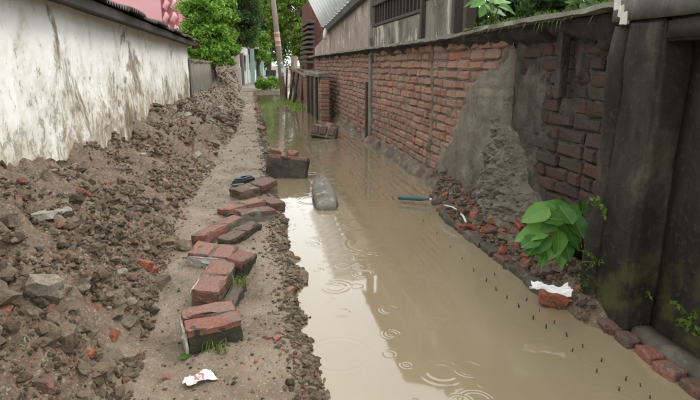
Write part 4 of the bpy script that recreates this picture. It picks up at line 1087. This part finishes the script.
def crumple(name, p, sx, sy, h, mat, label, cat, seed, yaw=0.0):
    n = 12; v = []
    for j in range(n + 1):
        for i in range(n + 1):
            u, w = i / n - .5, j / n - .5
            r_ = 1 + 0.18 * float(vnoise(np.array([math.atan2(w, u) * 1.2 + 9]), np.array([seed]), 0, seed)[0])
            v.append((u * sx * r_, w * sy * r_, h * (0.5 + 0.5 * float(fbm(np.array([u * 4.0 + seed]), np.array([w * 4.0]), 0, seed, 3)[0]))))
    f = [(j * (n + 1) + i, j * (n + 1) + i + 1, (j + 1) * (n + 1) + i + 1, (j + 1) * (n + 1) + i) for j in range(n) for i in range(n)]
    me = mesh_data(name, v, f, mat, False); o = link(name, me, None, p, (0, 0, yaw))
    md = o.modifiers.new('thick', 'SOLIDIFY'); md.thickness = 0.0015
    return tag(o, label, cat)
crumple('paper_scrap', gp_(199, 383) + Vector((0, 0, 0.004)), 0.12, 0.075, 0.022, M['scrap'], 'crumpled red and white printed wrapper on the mud path', 'wrapper', 3, 0.3)
crumple('plastic_scrap', Vector(pz(550, 291, 0.16)), 0.19, 0.075, 0.04, M['white_plastic'], 'white crumpled plastic scrap on the rubble at the pillar foot', 'plastic scrap', 5, -0.55)
crumple('blue_bag', gp_(478, 202, 0.15) + Vector((0, 0, 0.02)), 0.08, 0.07, 0.07, M['blue_bag'], 'blue plastic bag scrap at the left foot of the cement heap', 'bag', 7)
crumple('blue_bag', gp_(498, 203, 0.15) + Vector((0, 0, 0.03)), 0.07, 0.07, 0.07, M['blue_bag'], 'blue plastic bag scrap pressed under the middle of the cement heap', 'bag', 8)
def bottle():
    a = Vector(pz(398, 197.5, 0.05)); c = Vector(pz(432, 199.5, 0.06)); d = (c - a); L = d.length
    prof = [(0, 0.0), (0.0, 0.016), (0.03, 0.021), (0.62, 0.022), (0.72, 0.02), (0.85, 0.011), (0.93, 0.010)]
    root = empty('plastic_bottle', a); tag(root, 'teal blue plastic bottle lying at the water edge of the rubble strip', 'bottle')
    b = MB(); b.tube([d * p_[0] + Vector((0, 0, 0)) for p_ in prof[1:]], [p_[1] for p_ in prof[1:]], 12); b.build('body', M['blue_plastic'], root, True)
    b = MB(); b.tube([d * 0.935, d * 1.0], 0.012, 10); b.build('cap', M['white_plastic'], root, True)
bottle()
def strip(a, c, z, r_, label, name='white_stick'):
    p0, p1 = Vector(pz(*a, z)), Vector(pz(*c, z)); b = MB(); m_ = (p0 + p1) / 2 + Vector((0, 0, 0.012))
    b.tube([p0, m_, p1], r_, 6); tag(b.build(name, M['white_plastic'], None, True), label, 'plastic strip')
strip((444, 205), (461, 212), 0.11, 0.006, 'white plastic strip lying on the rubble strip near the teal bottle')
strip((461, 214), (466, 222), 0.11, 0.009, 'short white plastic piece just below the longer white strip')
def rind(a, c, s_, label):
    p = gp_(a, c, 0.3)
    for _ in range(5): q = pz(a, c, p.z); p = Vector((q[0], q[1], hz(q[0], q[1])))
    b = MB(); pts = [(s_ * math.cos(t), s_ * math.sin(t), 0.012 + 0.008 * math.sin(2 * t)) for t in [k * 0.35 for k in range(7)]]
    b.tube(pts, [0.006, 0.012, 0.016, 0.018, 0.016, 0.012, 0.005], 8); o = b.build('fruit_peel', M['yellow'], None, True); o.location = p + Vector((0, 0, 0.012)); o.rotation_euler = (0.2, 0.1, a * 0.3)
    tag(o, label, 'fruit peel')
rind(6, 347, 0.05, 'curved yellow peel on the mud mound, larger one')
rind(3, 357, 0.035, 'small yellow peel just below the larger yellow peel')
rind(28, 362, 0.035, 'pale orange peel beside the largest brown red brick lump')
def flat_leaf(a, c, s_, yaw, label, zg=0.06):
    p = gp_(a, c, zg)
    for _ in range(5): q = pz(a, c, p.z); p = Vector((q[0], q[1], hz(q[0], q[1])))
    o = link('fallen_leaf', LEAVES[2], None, p + Vector((0, 0, 0.012)), (0.15, -0.1, yaw), (s_, s_, s_)); tag(o, label, 'leaf')
flat_leaf(180, 361, 0.055, 0.5, 'single green fallen leaf on the mud path beside the thick block')
flat_leaf(79, 189, 0.08, 0.2, 'single green fallen leaf high on the mud mound', 0.35)

# thin stubs poking out of the water
STUB = []
for k in range(3):
    b = MB(); b.tube([(0, 0, -0.06), (0.002, 0.001, 0.012), (0.004 * k, 0.003, 0.03)], [0.004, 0.005, 0.004], 6); STUB.append(mesh_data('stub', b.v, b.f, M['dark_wood'], True))
for a, c in [(486, 280), (496, 289), (507, 297), (519, 306), (526, 299), (533, 318), (539, 310), (546, 327), (554, 322), (567, 335), (583, 346), (601, 360), (597, 371), (626, 379), (619, 389), (650, 397), (474, 270), (495, 274),
             (350, 171), (364, 179), (378, 187), (393, 197), (408, 207), (423, 220), (437, 233), (450, 246), (462, 258), (572, 350), (340, 163), (332, 157), (366, 158), (380, 166), (392, 175), (430, 212), (640, 385)]:
    p = pz(a, c + 1.5); s_ = random.uniform(0.5, 0.8)
    tag(link('reed_stub', random.choice(STUB), None, (p[0], p[1], 0), (random.uniform(-.2, .2), random.uniform(-.2, .2), random.uniform(0, 6)), (s_, s_, s_)), 'thin dark plant stub poking out of the muddy water', 'stub', 'stubs in the water')

# ---------------------------------------------------------------- moss, grass and plants on the ledge near the pillar
mb = MB(); v, f = [], []
n = 900; yy = rng.uniform(2.5, 4.6, n); xx = rng.uniform(1.83, 2.25, n); s = 0.012 + 0.02 * rng.random(n)
bv, bf = ICO1; V = bv[None] * (1 + rng.uniform(-.3, .3, (n, 12, 1))) * s[:, None, None]; V[:, :, 2] *= 0.6
V[:, :, 0] += xx[:, None]; V[:, :, 1] += yy[:, None]; V[:, :, 2] += 1.588
F = bf[None] + (np.arange(n) * 12)[:, None, None]
tag(link('moss', tri_mesh('moss', V.reshape(-1, 3), F.reshape(-1, 3), M['moss'])), 'green moss cushions along the top of the ledge near the pillar', 'moss', kind='stuff')
mb = MB()
for _ in range(46):
    m2 = MB(); blades(m2, 14, 0.06, 0.065, 1.0, 0.003); q = Vector((random.uniform(1.86, 2.1), random.uniform(2.5, 4.3), 1.585)); mb.add([Vector(p) + q for p in m2.v], m2.f)
for _ in range(50):                                  # strands hanging over the edge
    q = Vector((1.80, random.uniform(2.6, 4.9), 1.575)); s_ = Vector((0, 0.0025, 0)); e = Vector((-0.02, random.uniform(-.03, .03), -random.uniform(0.02, 0.09)))
    mb.add([q - s_ + Vector((0.05, 0, 0.01)), q + s_ + Vector((0.05, 0, 0.01)), q + s_ + e * .3, q - s_ + e * .3, q + e], [(0, 1, 2, 3), (3, 2, 4)])
tag(mb.build('ledge_grass', M['grass']), 'short grass growing on and hanging over the mossy ledge', 'grass', kind='stuff')

# ---------------------------------------------------------------- trees
def leaf_cloud(centres, radii, per, size, mat, name, up=0.35):
    """leaf-sized bent quads, clumped"""
    V, n_tot = [], 0
    cs = np.repeat(np.array(centres), per, 0); rr = np.repeat(np.array(radii), per)
    n = len(cs)
    d = rng.normal(size=(n, 3)); d /= np.linalg.norm(d, axis=1)[:, None]
    p = cs + d * (rr * rng.random(n) ** 0.45)[:, None] * np.array([1, 1, 0.75])
    nr = d * 0.6 + rng.normal(size=(n, 3)) * 0.55 + np.array([0, 0, up]); nr /= np.linalg.norm(nr, axis=1)[:, None]
    a = np.cross(nr, rng.normal(size=(n, 3))); a /= np.linalg.norm(a, axis=1)[:, None]; b = np.cross(nr, a)
    s = size * rng.uniform(0.6, 1.3, n)[:, None]
    v = np.stack([p - a * s, p + b * s * 0.42 + nr * s * 0.12, p + a * s - nr * s * 0.15, p - b * s * 0.42 + nr * s * 0.12], 1).reshape(-1, 3)
    i = np.arange(n) * 4
    f = np.concatenate([np.stack([i, i + 1, i + 2], 1), np.stack([i, i + 2, i + 3], 1)])
    return tri_mesh(name, v, f, M[mat])
def tree(name, label, base, crown, cr, nclump, per, leaf, mat, trunk_r=0.12, bark='bark', group=None, clump=0.32, shell=0.5):
    """crown centre, crown radii; trunk with limbs to some of the clumps"""
    root = empty(name, base); tag(root, label, 'tree', group)
    base = Vector(base); crown = Vector(crown)
    cen = []
    while len(cen) < nclump:
        d = rng.normal(size=3); d /= np.linalg.norm(d); k = (shell + (1 - shell) * rng.random()) * (0.8 + 0.3 * rng.random())
        if d[2] < -0.75: continue
        cen.append(np.array(crown - base) + d * np.array(cr) * k)
    rad = [clump * min(cr) * rng.uniform(0.6, 1.4) for _ in cen]
    link('crown', leaf_cloud(cen, rad, per, leaf, mat, 'crown'), root)
    tr = MB(); top = crown - base
    mid = top * 0.5 + Vector((random.uniform(-.15, .15), random.uniform(-.15, .15), 0))
    tr.tube([(0, 0, -0.2), mid * 0.5, mid, top * 0.85], [trunk_r * 1.25, trunk_r, trunk_r * 0.8, trunk_r * 0.4], 10)
    for c_ in cen[:max(6, nclump // 6)]:
        s_ = mid.lerp(top * 0.85, random.random()); c_ = Vector(c_)
        tr.tube([s_, s_.lerp(c_, 0.5) + Vector((0, 0, 0.1)), c_], [trunk_r * 0.38, trunk_r * 0.25, trunk_r * 0.1], 6)
    tr.build('trunk', M[bark], root, True)
    return root
def ptree(name, label, a, c, Y, rpx, rpy, nclump, per, leaf, mat, base_px=None, **kw):
    cen = py(a, c, Y); dist = float(np.dot(cen - CO, CF)); rx_, rz_ = rpx * dist / FPX, rpy * dist / FPX
    bx = cen[0] if base_px is None else py(base_px, c, Y)[0]
    return tree(name, label, (bx, Y, 0.0), cen, (rx_, (rx_ + rz_) * 0.5, rz_), nclump, per, leaf, mat, **kw)
ptree('leafy_tree', 'bright green bushy tree behind the low grey wall', 208, 26, 23.5, 30, 40, 210, 110, 0.085, 'leaf_bright', clump=0.22, shell=0.35)
ptree('leafy_tree', 'low bright green shrub tree leaning over the low grey wall', 212, 54, 22.6, 27, 13, 120, 110, 0.075, 'leaf_bright', trunk_r=0.07, clump=0.34)
ptree('leafy_tree', 'dark green tall tree behind the bright green bushy tree', 236, 18, 33, 24, 44, 150, 110, 0.10, 'leaf_dark', trunk_r=0.2, clump=0.28)
ptree('leafy_tree', 'yellowish green tree arching over the utility pole', 293, 15, 29, 24, 38, 130, 100, 0.10, 'leaf_olive', base_px=292, trunk_r=0.2, bark='pale_bark', clump=0.26)
ptree('leafy_tree', 'yellow green drooping tree beside the rusty shed', 300, 45, 23.5, 9, 24, 60, 80, 0.07, 'leaf_olive', base_px=299, trunk_r=0.1, clump=0.4)
ptree('leafy_tree', 'mid green tree in front of the mint green tower', 259, 50, 40, 12, 20, 60, 90, 0.09, 'leaf_bright', trunk_r=0.15, clump=0.35)
ptree('leafy_tree', 'tall olive tree behind the pale tower', 250, -8, 48, 46, 26, 150, 110, 0.14, 'leaf_olive', trunk_r=0.25, clump=0.26)
ptree('leafy_tree', 'dark leafy tree closing the end of the lane', 268, 40, 62, 34, 40, 150, 110, 0.17, 'leaf_dark', trunk_r=0.25, clump=0.28)
ptree('leafy_tree', 'dark tree rising behind the sheds beyond the brick wall', 318, 10, 36, 26, 50, 120, 110, 0.12, 'leaf_dark', trunk_r=0.2, clump=0.28)
ptree('leafy_tree', 'dark tree filling the gap between dark tree and pink building', 196, 8, 44, 26, 46, 130, 110, 0.14, 'leaf_dark', trunk_r=0.2, clump=0.28)
# plants above the ledge
tree('ledge_tree', 'old leaning tree trunk growing behind the mossy ledge', (2.7, 3.7, 0), (4.3, 3.6, 3.3), (1.3, 1.7, 0.8), 90, 110, 0.075, 'leaf_dark', trunk_r=0.15, bark='pale_bark', clump=0.3)
for k, (yy_, xx_, lb, mm) in enumerate([(5.2, 2.75, 'dark hedge bush behind the broad leaved ledge plant', 'leaf_dark'), (4.1, 3.1, 'dense dark hedge bush behind the leaning tree trunk', 'leaf_dark'), (2.9, 3.2, 'olive hedge bush behind the ledge next to the pillar', 'leaf_olive')]):
    tree('hedge_bush', lb, (xx_, yy_, 0), (xx_, yy_, 1.55), (0.5, 0.75, 0.62), 80, 130, 0.055, mm, trunk_r=0.04, clump=0.42, shell=0.1)
for k, (a, c, Y, s_) in enumerate([(478, 4, 4.75, 0.16), (492, 8, 4.6, 0.14), (503, 3, 4.5, 0.15), (486, -3, 4.7, 0.15), (470, 0, 4.85, 0.13)]):
    pass
lp = empty('ledge_plant', (2.12, 4.6, 1.58)); tag(lp, 'broad leaved plant sprouting on the ledge beside the dark posts', 'plant'); st = MB()
for k, (a, c, ang) in enumerate([(478, 3, 200), (492, 9, 300), (503, 2, 20), (486, -4, 120), (472, 2, 180), (498, 12, 330), (484, 10, 240), (508, 8, 350), (495, -2, 60)]):
    cpt = Vector(px(a, c, 1.98)); L = 0.15; t = R(ang); sd_ = Vector(CR) * math.cos(t) + Vector(CU) * math.sin(t)
    nrm = (Vector(-CF) * 0.6 + Vector((0, 0, 0.8)) + Vector((0, random.uniform(-.4, .4), 0))).normalized(); xa = (sd_ - nrm * sd_.dot(nrm) * 0.7).normalized(); ya_ = nrm.cross(xa).normalized(); za = xa.cross(ya_)
    base = cpt - xa * L * 0.5 - lp.location
    o = link('leaf', LEAVES[k % 3], None); o.matrix_world = Matrix(((xa.x, ya_.x, za.x, base.x), (xa.y, ya_.y, za.y, base.y), (xa.z, ya_.z, za.z, base.z), (0, 0, 0, 1))) @ Matrix.Scale(L, 4); o.parent = lp
    st.tube([(0, 0, 0), base * 0.5 + Vector((0, 0, 0.03)), base], [0.006, 0.005, 0.003], 5)
link('stem', mesh_data('stem', st.v, st.f, M['grass'], True), lp)

# ---------------------------------------------------------------- far end of the lane
# utility pole
b0 = Vector(pz(283.5, 94)); b1 = Vector(py(272.5, -6, b0.y)); ext = (b1 - b0) * 1.55
pole = empty('utility_pole', b0); tag(pole, 'leaning concrete utility pole with pasted posters at the end of the flood', 'pole')
b = MB(); b.tube([(0, 0, -0.3), ext * 0.3, ext * 0.65, ext], [0.14, 0.125, 0.11, 0.095], 12); b.build('shaft', M['pole'], pole, True)
def band(t0_, t1_, mat, name):
    b = MB(); b.tube([ext * t0_, ext * t1_], [0.134, 0.128], 14, False); b.build(name, mat, pole, True)
hp = ext.z
def tt(yp): return (py(278, yp, b0.y)[2] - b0.z) / hp
band(tt(46), tt(32), M['red_poster'], 'poster'); band(tt(76), tt(62), M['blue_poster'], 'poster')
b = MB(); b.box((-0.8, -0.05, hp - 0.6), (0.8, 0.05, hp - 0.5)); o = b.build('crossarm', M['dark_wood'], pole); o.location = (ext.x, ext.y, 0)

# row house along the bending lane
rh = empty('row_house', (0.4, 42, 0)); tag(rh, 'small white row house with pale cyan pillars and doors along the bending lane', 'house')
A = Vector((-0.62, 32.5, 0)); B = Vector((1.35, 56, 0)); dr = (B - A).normalized(); nr_ = Vector((dr.y, -dr.x, 0))
def onface(name, s0, s1, z0, z1, d0, d1, mat):
    b = MB(); p0, p1 = A + dr * s0, A + dr * s1
    b.hexa([p0 + nr_ * d0 + Vector((0, 0, z0)), p0 + nr_ * d1 + Vector((0, 0, z0)), p1 + nr_ * d1 + Vector((0, 0, z0)), p1 + nr_ * d0 + Vector((0, 0, z0)),
            p0 + nr_ * d0 + Vector((0, 0, z1)), p0 + nr_ * d1 + Vector((0, 0, z1)), p1 + nr_ * d1 + Vector((0, 0, z1)), p1 + nr_ * d0 + Vector((0, 0, z1))])
    return S(b.build(name, mat), rh)
onface('wall', 0, 23.5, 0, 2.35, -4, 0, M['white'])
onface('roof', 6, 24, 2.36, 2.5, -4.2, 0.75, M['far_grey'])
for s0 in (1.0, 5.0, 9.5, 15):
    dd = onface('door', s0, s0 + 1.3, 0.12, 2.0, 0.0, 0.05, M['cyan'] if s0 == 5.0 else M['dark_wood'])
    onface('window', s0 + 2.0, s0 + 3.0, 0.95, 1.9, 0.0, 0.04, M['window'])
for s0 in (3.6, 8.2, 13): onface('pillar', s0, s0 + 0.25, 0.1, 2.36, 0.35, 0.6, M['cyan'])
gt = MB(); q = py(266, 83, 57); q2 = py(276, 70, 57); gt.box((q[0], 57, 0.0), (q2[0], 57.2, q2[2])); o = gt.build('dark_gate', M['window'], bevel=0.03); tag(o, 'dark blue black gate at the far end of the lane', 'gate')
b = MB(); b.box((q[0] + 0.2, 56.94, 0.1), (q[0] + 0.3, 57.0, q2[2] - 0.1)); pass
# pale towers far behind
def tower(name, label, x0p, x1p, Y, h, mat, wr, cols, rows):
    xa, xb = py(x0p, 30, Y)[0], py(x1p, 30, Y)[0]; root = empty(name, ((xa + xb) / 2, Y, 0)); tag(root, label, 'building')
    b = MB(); b.box((xa, Y, -0.2), (xb, Y + 8, h)); S(b.build('wall', mat, bevel=0.03), root)
    for i in range(cols):
        for j in range(rows):
            cx = xa + (xb - xa) * (i + 0.5) / cols; z0 = 1.2 + j * (h - 1) / rows; w_ = (xb - xa) / cols * 0.28
            b = MB(); b.box((cx - w_, Y - 0.06, z0), (cx + w_, Y - 0.003, z0 + 1.25)); wn_ = S(b.build('window', M['window']), root)
            b = MB(); b.box((cx - w_ - 0.08, Y - 0.3, z0 - 0.14), (cx + w_ + 0.08, Y - 0.065, z0 - 0.04)); sl = b.build('sill', M['far_grey']); sl.parent = wn_; sl.matrix_parent_inverse = (Matrix.Translation(-Vector(root.location)))
    return root
tower('apartment_tower', 'mint green narrow tower seen between the far trees', 262, 271, 75, 16, M['mint'], 0, 1, 5)
tower('apartment_tower', 'pale grey tower standing left of the mint green tower', 250, 261, 78, 17, M['far_grey'], 0, 2, 5)
# pink building with moulded column and cream neighbour
pkb = empty('pink_building', (-5, 26, 0)); tag(pkb, 'tall pink painted building with moulded corner balusters above the dark eave', 'building')
xr = py(178, 15, 26)[0]
b = MB(); b.box((-14, 26, -0.2), (xr - 0.7, 36, 9.5)); S(b.build('wall', M['pink'], bevel=0.02), pkb)
b = MB(); b.box((xr - 0.698, 26.3, -0.2), (xr, 36, 9.5)); S(b.build('corner_wall', M['pink_dark'], bevel=0.02), pkb)
b = MB(); b.box((-14, 25.9, 2.55), (xr - 0.7, 25.998, 2.75)); S(b.build('string_course', M['pink'], bevel=0.02), pkb)
for k in range(10):
    z0 = 2.0 + k * 0.55
    for s_ in (-0.17, 0.17):
        b = MB(); cx = xr - 0.36 + s_ + 0.05 * (k % 2)
        b.tube([(cx, 26.1, z0), (cx - 0.07, 26.08, z0 + 0.15), (cx + 0.05, 26.06, z0 + 0.32), (cx, 26.1, z0 + 0.5)], [0.05, 0.12, 0.13, 0.05], 10); S(b.build('baluster', M['pink'], None, True), pkb)
cb = MB(); cb.box((py(181, 5, 38)[0], 38, -0.2), (py(194, 5, 38)[0], 44, 9)); o = empty('cream_building', (-4, 38, 0)); tag(o, 'cream rendered building just right of the pink one', 'building'); S(cb.build('wall', M['cream'], bevel=0.03), o)
for k in range(3):
    b = MB(); xx = py(187, 5, 38)[0]; b.box((xx - 0.3, 37.94, 2.8 + 2.1 * k), (xx + 0.3, 37.997, 3.9 + 2.1 * k)); S(b.build('window', M['window']), o)

# bush, kerb and small things at the end of the flood
tree('round_bush', 'round green bush beside the foot of the utility pole', tuple(pz(270, 90, 0.1)), tuple(pz(270, 90, 0.1) + np.array([0, 0, 0.32])), (0.75, 0.6, 0.38), 36, 70, 0.06, 'leaf_bright', trunk_r=0.03, clump=0.45)
kb = MB(); q0, q1 = pz(262, 91, 0), pz(283, 91, 0); kb.box((q0[0], q0[1] - 0.2, -0.2), (q1[0], q0[1] + 0.25, 0.14)); o = kb.build('kerb', M['pole'], bevel=0.02, seg=2, jitter=0.01); o['kind'] = 'structure'
ww = MB()
for k, (a, c) in enumerate([(288, 101), (293, 99), (297, 103), (300, 106), (285, 98)]):
    q = Vector(pz(a, c + 3)) - Vector((0, 0, 0.01)); m2 = MB(); blades(m2, 70, 0.28, 0.10, 0.8, 0.012); ww.add([Vector(p) + q for p in m2.v], m2.f)
tag(ww.build('water_weed', M['leaf_bright']), 'bright green weeds at the water edge below the leaning poles', 'weeds', kind='stuff')

# plank fence with brick pier standing before the wall
fx = 1.62
pf = empty('plank_fence', (fx, 14, 0)); tag(pf, 'old dark plank fence with crooked cap rail in front of the far brick wall', 'fence')
ztop = px(318, 77, fx)[2]
for k in range(5):
    y0 = 12.75 + k * 0.62; b = MB(); ln = random.uniform(-0.08, 0.08)
    b.hexa([(fx - 0.03, y0, -0.2), (fx + 0.03, y0, -0.2), (fx + 0.03, y0 + 0.50, -0.2), (fx - 0.03, y0 + 0.50, -0.2), (fx - 0.03, y0 + ln, ztop), (fx + 0.03, y0 + ln, ztop), (fx + 0.03, y0 + 0.5 + ln, ztop), (fx - 0.03, y0 + 0.5 + ln, ztop)])
    S(b.build('plank', M['dark_wood'] if k == 3 else M['grey_wood'], bevel=0.006), pf)
b = MB(); b.box((fx - 0.08, 12.45, ztop + 0.004), (fx + 0.16, 16.1, ztop + 0.11)); S(b.build('cap_rail', M['ledge'], bevel=0.02, seg=2, jitter=0.012), pf)
for k in range(3):
    y0 = 13.05 + k * 1.0; b = MB(); b.box((fx - 0.085, y0, -0.2), (fx - 0.034, y0 + 0.12, ztop)); S(b.build('batten', M['dark_wood'], bevel=0.006), pf)
pier = empty('brick_pier', (fx + 0.05, 12.45, 0)); tag(pier, 'narrow stacked brick pier at the end of the plank fence', 'pier')
PB = [chipped_box('brick', (0.20, 0.24, 0.075), M['brick'], 900 + i, 0, 0.01, 0.006) for i in range(4)]
k = 0; z = -0.05
while z < ztop - 0.09:
    link('brick', PB[k % 4], pier, (random.uniform(-.012, .012), random.uniform(-.012, .012), z + 0.04), (0, 0, random.uniform(-.08, .08))); z += 0.085; k += 1
b = MB(); b.box((-0.08, -0.10, -0.2), (0.08, 0.10, ztop - 0.02)); b.build('mortar_core', M['mortar'], pier)
# leaning boards and low brick wall further back
lbw = empty('far_brick_wall', (2.0, 21, 0)); tag(lbw, 'low far stretch of brick wall behind the leaning boards', 'wall')
b = MB(); b.box((1.98, 17.45, -0.3), (2.2, 25.2, 1.15)); S(b.build('mortar_body', M['mortar']), lbw)
cs_ = MB()
for r_ in range(12):
    y0 = 17.5 + (0.15 if r_ % 2 else 0)
    while y0 < 24.9:
        cs_.box((1.955, y0, -0.05 + r_ * 0.1), (2.0, y0 + 0.28, 0.035 + r_ * 0.1)); y0 += 0.3
o = S(cs_.build('brick_courses', M['brick'], bevel=0), lbw); o['kind'] = 'stuff'
for k, (a, c, e, f_) in enumerate([(289, 100, 294, 72), (293, 103, 299, 70), (297, 97, 290, 66), (286, 96, 287, 68), (302, 100, 303, 66)]):
    p0 = Vector(pz(a, c)); p1 = Vector(py(e, f_, p0.y + 0.3)); b = MB(); b.tube([p0 - Vector((0, 0, 0.2)), (p0 + p1) / 2, p1], [0.05, 0.045, 0.04], 8)
    tag(b.build('leaning_pole', M['dark_wood'], None, True), 'dark weathered wooden pole leaning by the far brick wall', 'wooden pole', 'leaning wooden poles')
p0 = Vector(pz(293, 96)) ; b = MB(); q0 = Vector(py(290, 69, 22)); q1 = Vector(py(306, 77, 17)); b.tube([q0, (q0 + q1) / 2 + Vector((0, 0, 0.05)), q1], [0.05, 0.05, 0.045], 8)
tag(b.build('leaning_pole', M['grey_wood'], None, True), 'long bamboo pole laid sloping onto the plank fence cap', 'wooden pole')
